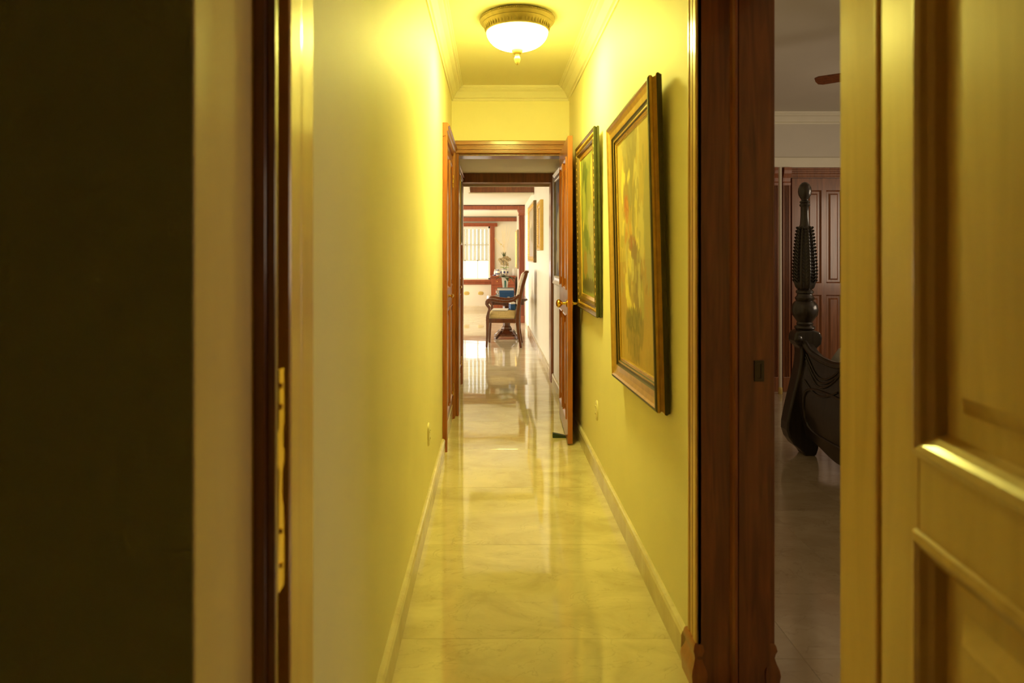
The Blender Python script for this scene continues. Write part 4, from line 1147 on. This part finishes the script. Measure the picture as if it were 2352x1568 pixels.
for i in range(22):
    t = i / 21
    c = Vector((-.03 - .20 * t + rnd.uniform(-.015, .015), rnd.uniform(-.015, .015), .52 + .21 * t + rnd.uniform(-.02, .02)))
    mb.lathe([(0.001, c.z - .008), (.009 * (1.2 - t), c.z), (.001, c.z + .008)], n=6, cx=c.x, cy=c.y)
tag(mb.build('yellow_blossoms', M['yellow'], bq, smooth=True), kind='stuff')
j2 = MB().lathe([(0, 0), (.03, 0), (.042, .02), (.046, .07), (.04, .12), (.028, .14), (.03, .165), (.0, .165)], n=24).build('ginger_jar', M['white'], loc=(0.50, 15.06, S), smooth=True)
tag(j2, 'slim white vase at the right end of the sideboard', 'vase')
j3 = empty('ginger_jar', (0.13, 14.96, S)); tag(j3, 'small white jar with cobalt patches left of the flower jar', 'vase')
MB().lathe([(0, 0), (.028, 0), (.045, .03), (.050, .075), (.042, .12), (.026, .14), (.028, .155), (0, .155)], n=24).build('jar_body', M['white'], j3, smooth=True)
MB().lathe([(.0430, .028), (.0495, .040), (.0515, .055), (.0505, .060)], n=24).build('cobalt_band', M['cobalt'], j3, smooth=True)
MB().lathe([(.0445, .115), (.0300, .139), (.0270, .141)], n=24).build('cobalt_band', M['cobalt'], j3, smooth=True)
j4 = empty('ornament_box', (0.07, 15.02, S), R(15)); tag(j4, 'small pale upright ornament with bluish base at the left end of the sideboard', 'ornament')
MB().box(-.045, .045, -.03, .03, 0, .02).build('base', M['cobalt'], j4, bevel=.003)
MB().lathe([(.02, .02), (.028, .05), (.024, .09), (.012, .12), (.016, .135), (.002, .15)], n=20).build('figure', M['white'], j4, smooth=True)

# ------------------------------------------------------------------ bedroom
# wardrobe wall
wr = empty('wardrobe', (3.0, 6.235, 0)); tag(wr, 'dark cedar wardrobe wall with raised panel doors and fluted pilasters', 'wardrobe')
M['wood_ward'] = mat_wood('wardrobe_cedar_wood', (0.17, 0.060, 0.022), (0.34, 0.125, 0.042))
Wd = M['wood_ward']
def W(mb, name, m=None, par=None, **k):
    o = mb.build(name, m or Wd, par or wr, **k)
    return o
W(MB().box(-2.15, 1.98, 0.012, 0.50, 0.0, 2.128), 'carcass', M['wood'])
def wdoor(x0):
    d = W(MB().box(x0, x0 + .13, -0.012, 0.011, .13, 2.03).box(x0 + .28, x0 + .325, -0.012, 0.011, .13, 2.03).box(x0 + .475, x0 + .61, -0.012, 0.011, .13, 2.03).box(x0 + .001, x0 + .609, -0.0114, 0.0105, 1.915, 2.029).box(x0 + .001, x0 + .609, -0.0114, 0.0105, .918, 1.03).box(x0 + .001, x0 + .609, -0.0114, 0.0105, .131, .22), 'door', M['wood_mid'] if False else Wd)
    for a, b in ((.13, .28), (.325, .475)):
        for c, e_ in ((1.03, 1.915), (.22, .918)):
            mb = MB().rects(x0 + a, x0 + b, c, e_, [(0, .0115), (.003, .006), (.010, -.002), (.012, -.006), (.03, -.006), (.042, .004), (.044, .006)], cap=True)
            W(mb, 'raised_panel', None, d)
    return d
for x0 in (-.14, .49, 1.12, -.96, -1.59): wdoor(x0)
for xx in (-.307, -.198):
    poly = [(xx - .034, 0.012), (xx - .034, -0.03)]
    for i in range(4):
        a = xx - .024 + i * .012
        poly += [(a, -.03), (a + .002, -.022), (a + .008, -.022), (a + .010, -.03)]
    poly += [(xx + .034, -0.03), (xx + .034, .012)]
    p_ = W(MB().prism(poly, .14, 1.96, plane='xy'), 'pilaster')
    W(MB().box(xx - .038, xx + .038, -.036, .012, 0, .14), 'pilaster_base', None, p_, bevel=.003)
    cpf = [(-.03, 1.96), (-.034, 1.985), (-.026, 1.995), (-.03, 2.03), (-.052, 2.07), (-.058, 2.10), (-.058, 2.128), (.012, 2.128), (.012, 1.96)]
    W(MB().loops([[(xx - .036, a, b) for a, b in cpf], [(xx + .036, a, b) for a, b in cpf]], cap0=True, cap1=True), 'corbel', M['wood_mid'], p_)
hp = [(.012, 2.128), (-.03, 2.128), (-.03, 2.115), (-.022, 2.108), (-.022, 2.095), (-.028, 2.088), (-.028, 2.075), (-.020, 2.068), (-.020, 2.05), (-.024, 2.043), (-.024, 2.033), (.012, 2.033)]
for a, b in ((-2.15, -.345), (-.27, -.236), (-.16, 1.98)):
    W(MB().loops([[(a, p, q) for p, q in hp], [(b, p, q) for p, q in hp]], cap0=True, cap1=True), 'head_moulding')
W(MB().box(-2.15, 1.98, -.016, .012, 0, .125), 'plinth', None, None, bevel=.004)
# white pole
po = empty('white_pole', (2.690, 6.10, 0)); tag(po, 'thin white pole standing upright before the bedroom wardrobe', 'pole')
MB().tube([(0.004, 0.0, 0.06), (0.010, .02, 2.12)], .015, n=16).build('shaft', M['pole'], po, smooth=True)
MB().lathe([(.017, 0), (.02, .01), (.019, .06), (.016, .065)], n=16, cx=.004).build('pole_foot', M['gold_plate'], po, smooth=True)

# four-poster bed lying along +X, footboard facing the corridor
bd = empty('bed', (2.045, 4.27, 0)); tag(bd, 'dark carved four-poster bed with pineapple post and scrolled foot', 'bed')
K = M['wood_black']
def post(y, first):
    p = MB()
    prof = [(.0, 1.776), (.016, 1.772), (.030, 1.757), (.039, 1.735), (.041, 1.712), (.037, 1.69), (.028, 1.672), (.022, 1.662), (.021, 1.656), (.030, 1.650), (.032, 1.643), (.026, 1.638), (.030, 1.632), (.033, 1.625), (.030, 1.618), (.025, 1.612), (.026, 1.55), (.029, 1.50), (.033, 1.486)][::-1]
    p.lathe(prof, n=28, cy=y)
    f = p.build('post_finial', K, bd, smooth=True)
    # fluted vase
    vz = [(1.486, .034), (1.46, .042), (1.40, .050), (1.32, .058), (1.24, .064), (1.17, .067), (1.12, .064), (1.09, .055), (1.078, .046)]
    ls = []
    n = 64
    for z, r_ in vz:
        ls.append([((r_ + .0055 * math.cos(8 * a)) * math.cos(a), y + (r_ + .0055 * math.cos(8 * a)) * math.sin(a), z) for a in [2 * PI * i / n for i in range(n)]])
    v = MB().loops(ls, cap0=True, cap1=True).build('post_vase', K, bd, smooth=True)
    # overlapping carved leaves
    mb = MB()
    for r0 in range(17):
        z = 1.462 - r0 * 0.0215
        rr = None
        for (za, ra), (zb, rb) in zip(vz, vz[1:]):
            if zb <= z <= za:
                rr = rb + (ra - rb) * (z - zb) / (za - zb)
        for k in range(8):
            for s_ in (-1, 1):
                a = 2 * PI * k / 8 + PI / 8
                da = s_ * .27
                R1 = rr + .0005
                pts = [(a + s_ * .05, R1, z), (a + da * .8, R1 + .005, z + .004), (a + da, R1 + .010, z + .022), (a + s_ * .16, R1 + .013, z + .016)]
                A = [(q[1] * math.cos(q[0]), y + q[1] * math.sin(q[0]), q[2]) for q in pts]
                B = [((q[1] - .006) * math.cos(q[0]), y + (q[1] - .006) * math.sin(q[0]), q[2]) for q in pts]
                mb.loops([B, A], cap1=True)
    tag(mb.build('carved_leaves', K, v), kind='stuff')
    prof = [(.0, .80), (.055, .812), (.064, .825), (.060, .835), (.048, .842), (.052, .852), (.046, .862), (.060, .885), (.078, .91), (.083, .94), (.078, .972), (.062, .994), (.052, 1.0), (.058, 1.012), (.060, 1.02), (.050, 1.032), (.046, 1.045), (.054, 1.052), (.054, 1.064), (.046, 1.072), (.040, 1.08)]
    MB().lathe(prof, n=36, cy=y).build('post_ball', K, bd, smooth=True)
    # scrolled sleigh leg (profile in XZ)
    poly = [(-.085, .775), (-.088, .745), (-.070, .715), (-.050, .700), (-.047, .66), (-.052, .60), (-.068, .52), (-.092, .42), (-.120, .30), (-.136, .215), (-.138, .165), (-.122, .115), (-.090, .070), (-.050, .040), (-.030, .018), (-.024, .0),
            (.052, .0), (.058, .018), (.066, .045), (.072, .09), (.066, .18), (.050, .30), (.034, .42), (.026, .54), (.034, .64), (.062, .70), (.086, .72), (.092, .765), (.078, .80), (.03, .815), (-.05, .812), (-.076, .80)]
    l = MB().prism(poly, y - .052, y + .052, plane='xz').build('leg', K, bd, bevel=.012, seg=3)
    for s_ in (-1, 1):
        MB().lathe([(.001, y + s_ * .060), (.014, y + s_ * .058), (.022, y + s_ * .053), (.024, y + s_ * .045)], n=20, cx=-.062, cy=.755, axis='y').build('scroll_boss', K, l, smooth=True)
post(0.0, True)
post(-1.55, False)
# footboard in the YZ plane with swagged top and arched apron
def top_z(t):
    return 0.70 - 0.075 * math.sin(PI * min(1, t * 1.0)) ** .7 + .10 * math.exp(-((t - .5) / .16) ** 2) + .03 * math.exp(-(t / .05) ** 2) + .03 * math.exp(-((1 - t) / .05) ** 2)
def bot_z(t):
    return 0.15 - .06 * math.sin(PI * t) ** .5 + .03 * math.cos(t * 4 * PI) * math.sin(PI * t)
N = 48
ls = []
for i in range(N + 1):
    t = i / N
    y = -.04 - t * 1.47
    zt_, zb_ = top_z(t), bot_z(t)
    ring = []
    for q in range(9):
        f = q / 8
        z = zb_ + (zt_ - zb_) * f
        x = .0 + .028 * math.sin(f * PI * 1.6 + 2.6) - .02
        ring.append((x - .016, y, z))
    for q in range(8, -1, -1):
        f = q / 8
        z = zb_ + (zt_ - zb_) * f
        x = .0 + .028 * math.sin(f * PI * 1.6 + 2.6) - .02
        ring.append((x + .022, y, z))
    ls.append(ring)
MB().loops(ls, cap0=True, cap1=True).build('footboard', K, bd, smooth=True)
# roll on top and carved swags and panel beads
MB().tube([(-.026, -.045 - i / 40 * 1.46, top_z(i / 40)) for i in range(41)], .022, n=12).build('top_roll', K, bd, smooth=True)
def fx(y, z):
    t = (-.04 - y) / 1.47
    f = (z - bot_z(t)) / max(.01, top_z(t) - bot_z(t))
    return .028 * math.sin(f * PI * 1.6 + 2.6) - .02 - .018
mb = MB()
for (ya, yb, z0, dp) in ((-.06, -.50, .66, .12), (-.06, -.50, .64, .125), (-.07, -.49, .62, .13), (-.50, -1.05, .70, .12), (-.50, -1.05, .68, .12), (-1.05, -1.49, .66, .12), (-1.05, -1.49, .64, .12), (-.10, -.48, .50, .06), (-1.07, -1.45, .50, .06)):
    mb.tube([(fx(ya + (yb - ya) * i / 12, z0 - dp * math.sin(PI * i / 12)), ya + (yb - ya) * i / 12, z0 - dp * math.sin(PI * i / 12)) for i in range(13)], .007, n=8)
mb.build('carved_swags', K, bd, smooth=True)
mb = MB()
for (ya, yb, za, zb) in ((-.12, -.70, .19, .47), (-.84, -1.42, .19, .47)):
    pts = []
    for i in range(33):
        a = 2 * PI * i / 32
        yy = (ya + yb) / 2 + (yb - ya) / 2 * math.copysign(abs(math.cos(a)) ** .45, math.cos(a))
        zz = (za + zb) / 2 + (zb - za) / 2 * math.copysign(abs(math.sin(a)) ** .45, math.sin(a))
        pts.append((fx(yy, zz), yy, zz))
    mb.tube(pts, .009, n=8)
mb.build('panel_bead', K, bd, smooth=True)
for y in (-.03, -1.52):
    MB().box(.03, 2.0, y - .02, y + .02, .20, .42).build('side_rail', K, bd, bevel=.006)
MB().box(.04, 1.99, -1.525, -.025, .24, .298).build('bed_base', K, bd)
MB().box(2.0, 2.06, -1.56, .01, .10, 1.15).build('headboard', K, bd, bevel=.02)
mt = empty('mattress', (3.08, 3.495, .30)); tag(mt, 'bed mattress covered with grey linen duvet behind the footboard', 'bedding')
ls = []
for z, k in ((0.0, .0), (.22, .0), (.33, -.01), (.40, -.04), (.435, -.10), (.45, -.22)):
    ls.append([(p[0], p[1], z + .012 * math.sin(i * 1.7) * (z > .3)) for i, p in enumerate(rrect(.945 + k, .712 + k, .09, z))])
MB().loops(ls, cap0=True, cap1=True).build('duvet', M['linen'], mt, smooth=True)

# ceiling fan
fa = empty('ceiling_fan', (2.62, 3.77, H)); tag(fa, 'dark ceiling fan whose blade tip shows in the bedroom', 'ceiling fan')
MB().lathe([(.0, 0), (.07, 0), (.068, -.02), (.05, -.05), (.015, -.06), (.014, -.13), (.06, -.14), (.10, -.165), (.105, -.21), (.08, -.25), (.05, -.27), (.0, -.275)][::-1], n=32).build('motor', M['bronze'], fa, smooth=True)
a0 = math.atan2(.43, -.54)
proto = None
for k in range(5):
    a = a0 + k * 2 * PI / 5
    if proto is None:
        poly = [(.10, -.018), (.16, -.03), (.20, -.055), (.66, -.068), (.685, -.05), (.69, .0), (.685, .05), (.66, .068), (.20, .055), (.16, .03), (.10, .018)]
        o = MB().prism(poly, -.004, .004, plane='xy').build('blade', M['wood'], fa, bevel=.001)
        proto = o
    else:
        o = proto.copy(); C.objects.link(o); o.parent = fa
    o.location = (0, 0, -.235)
    o.rotation_euler = (R(8), 0, a)
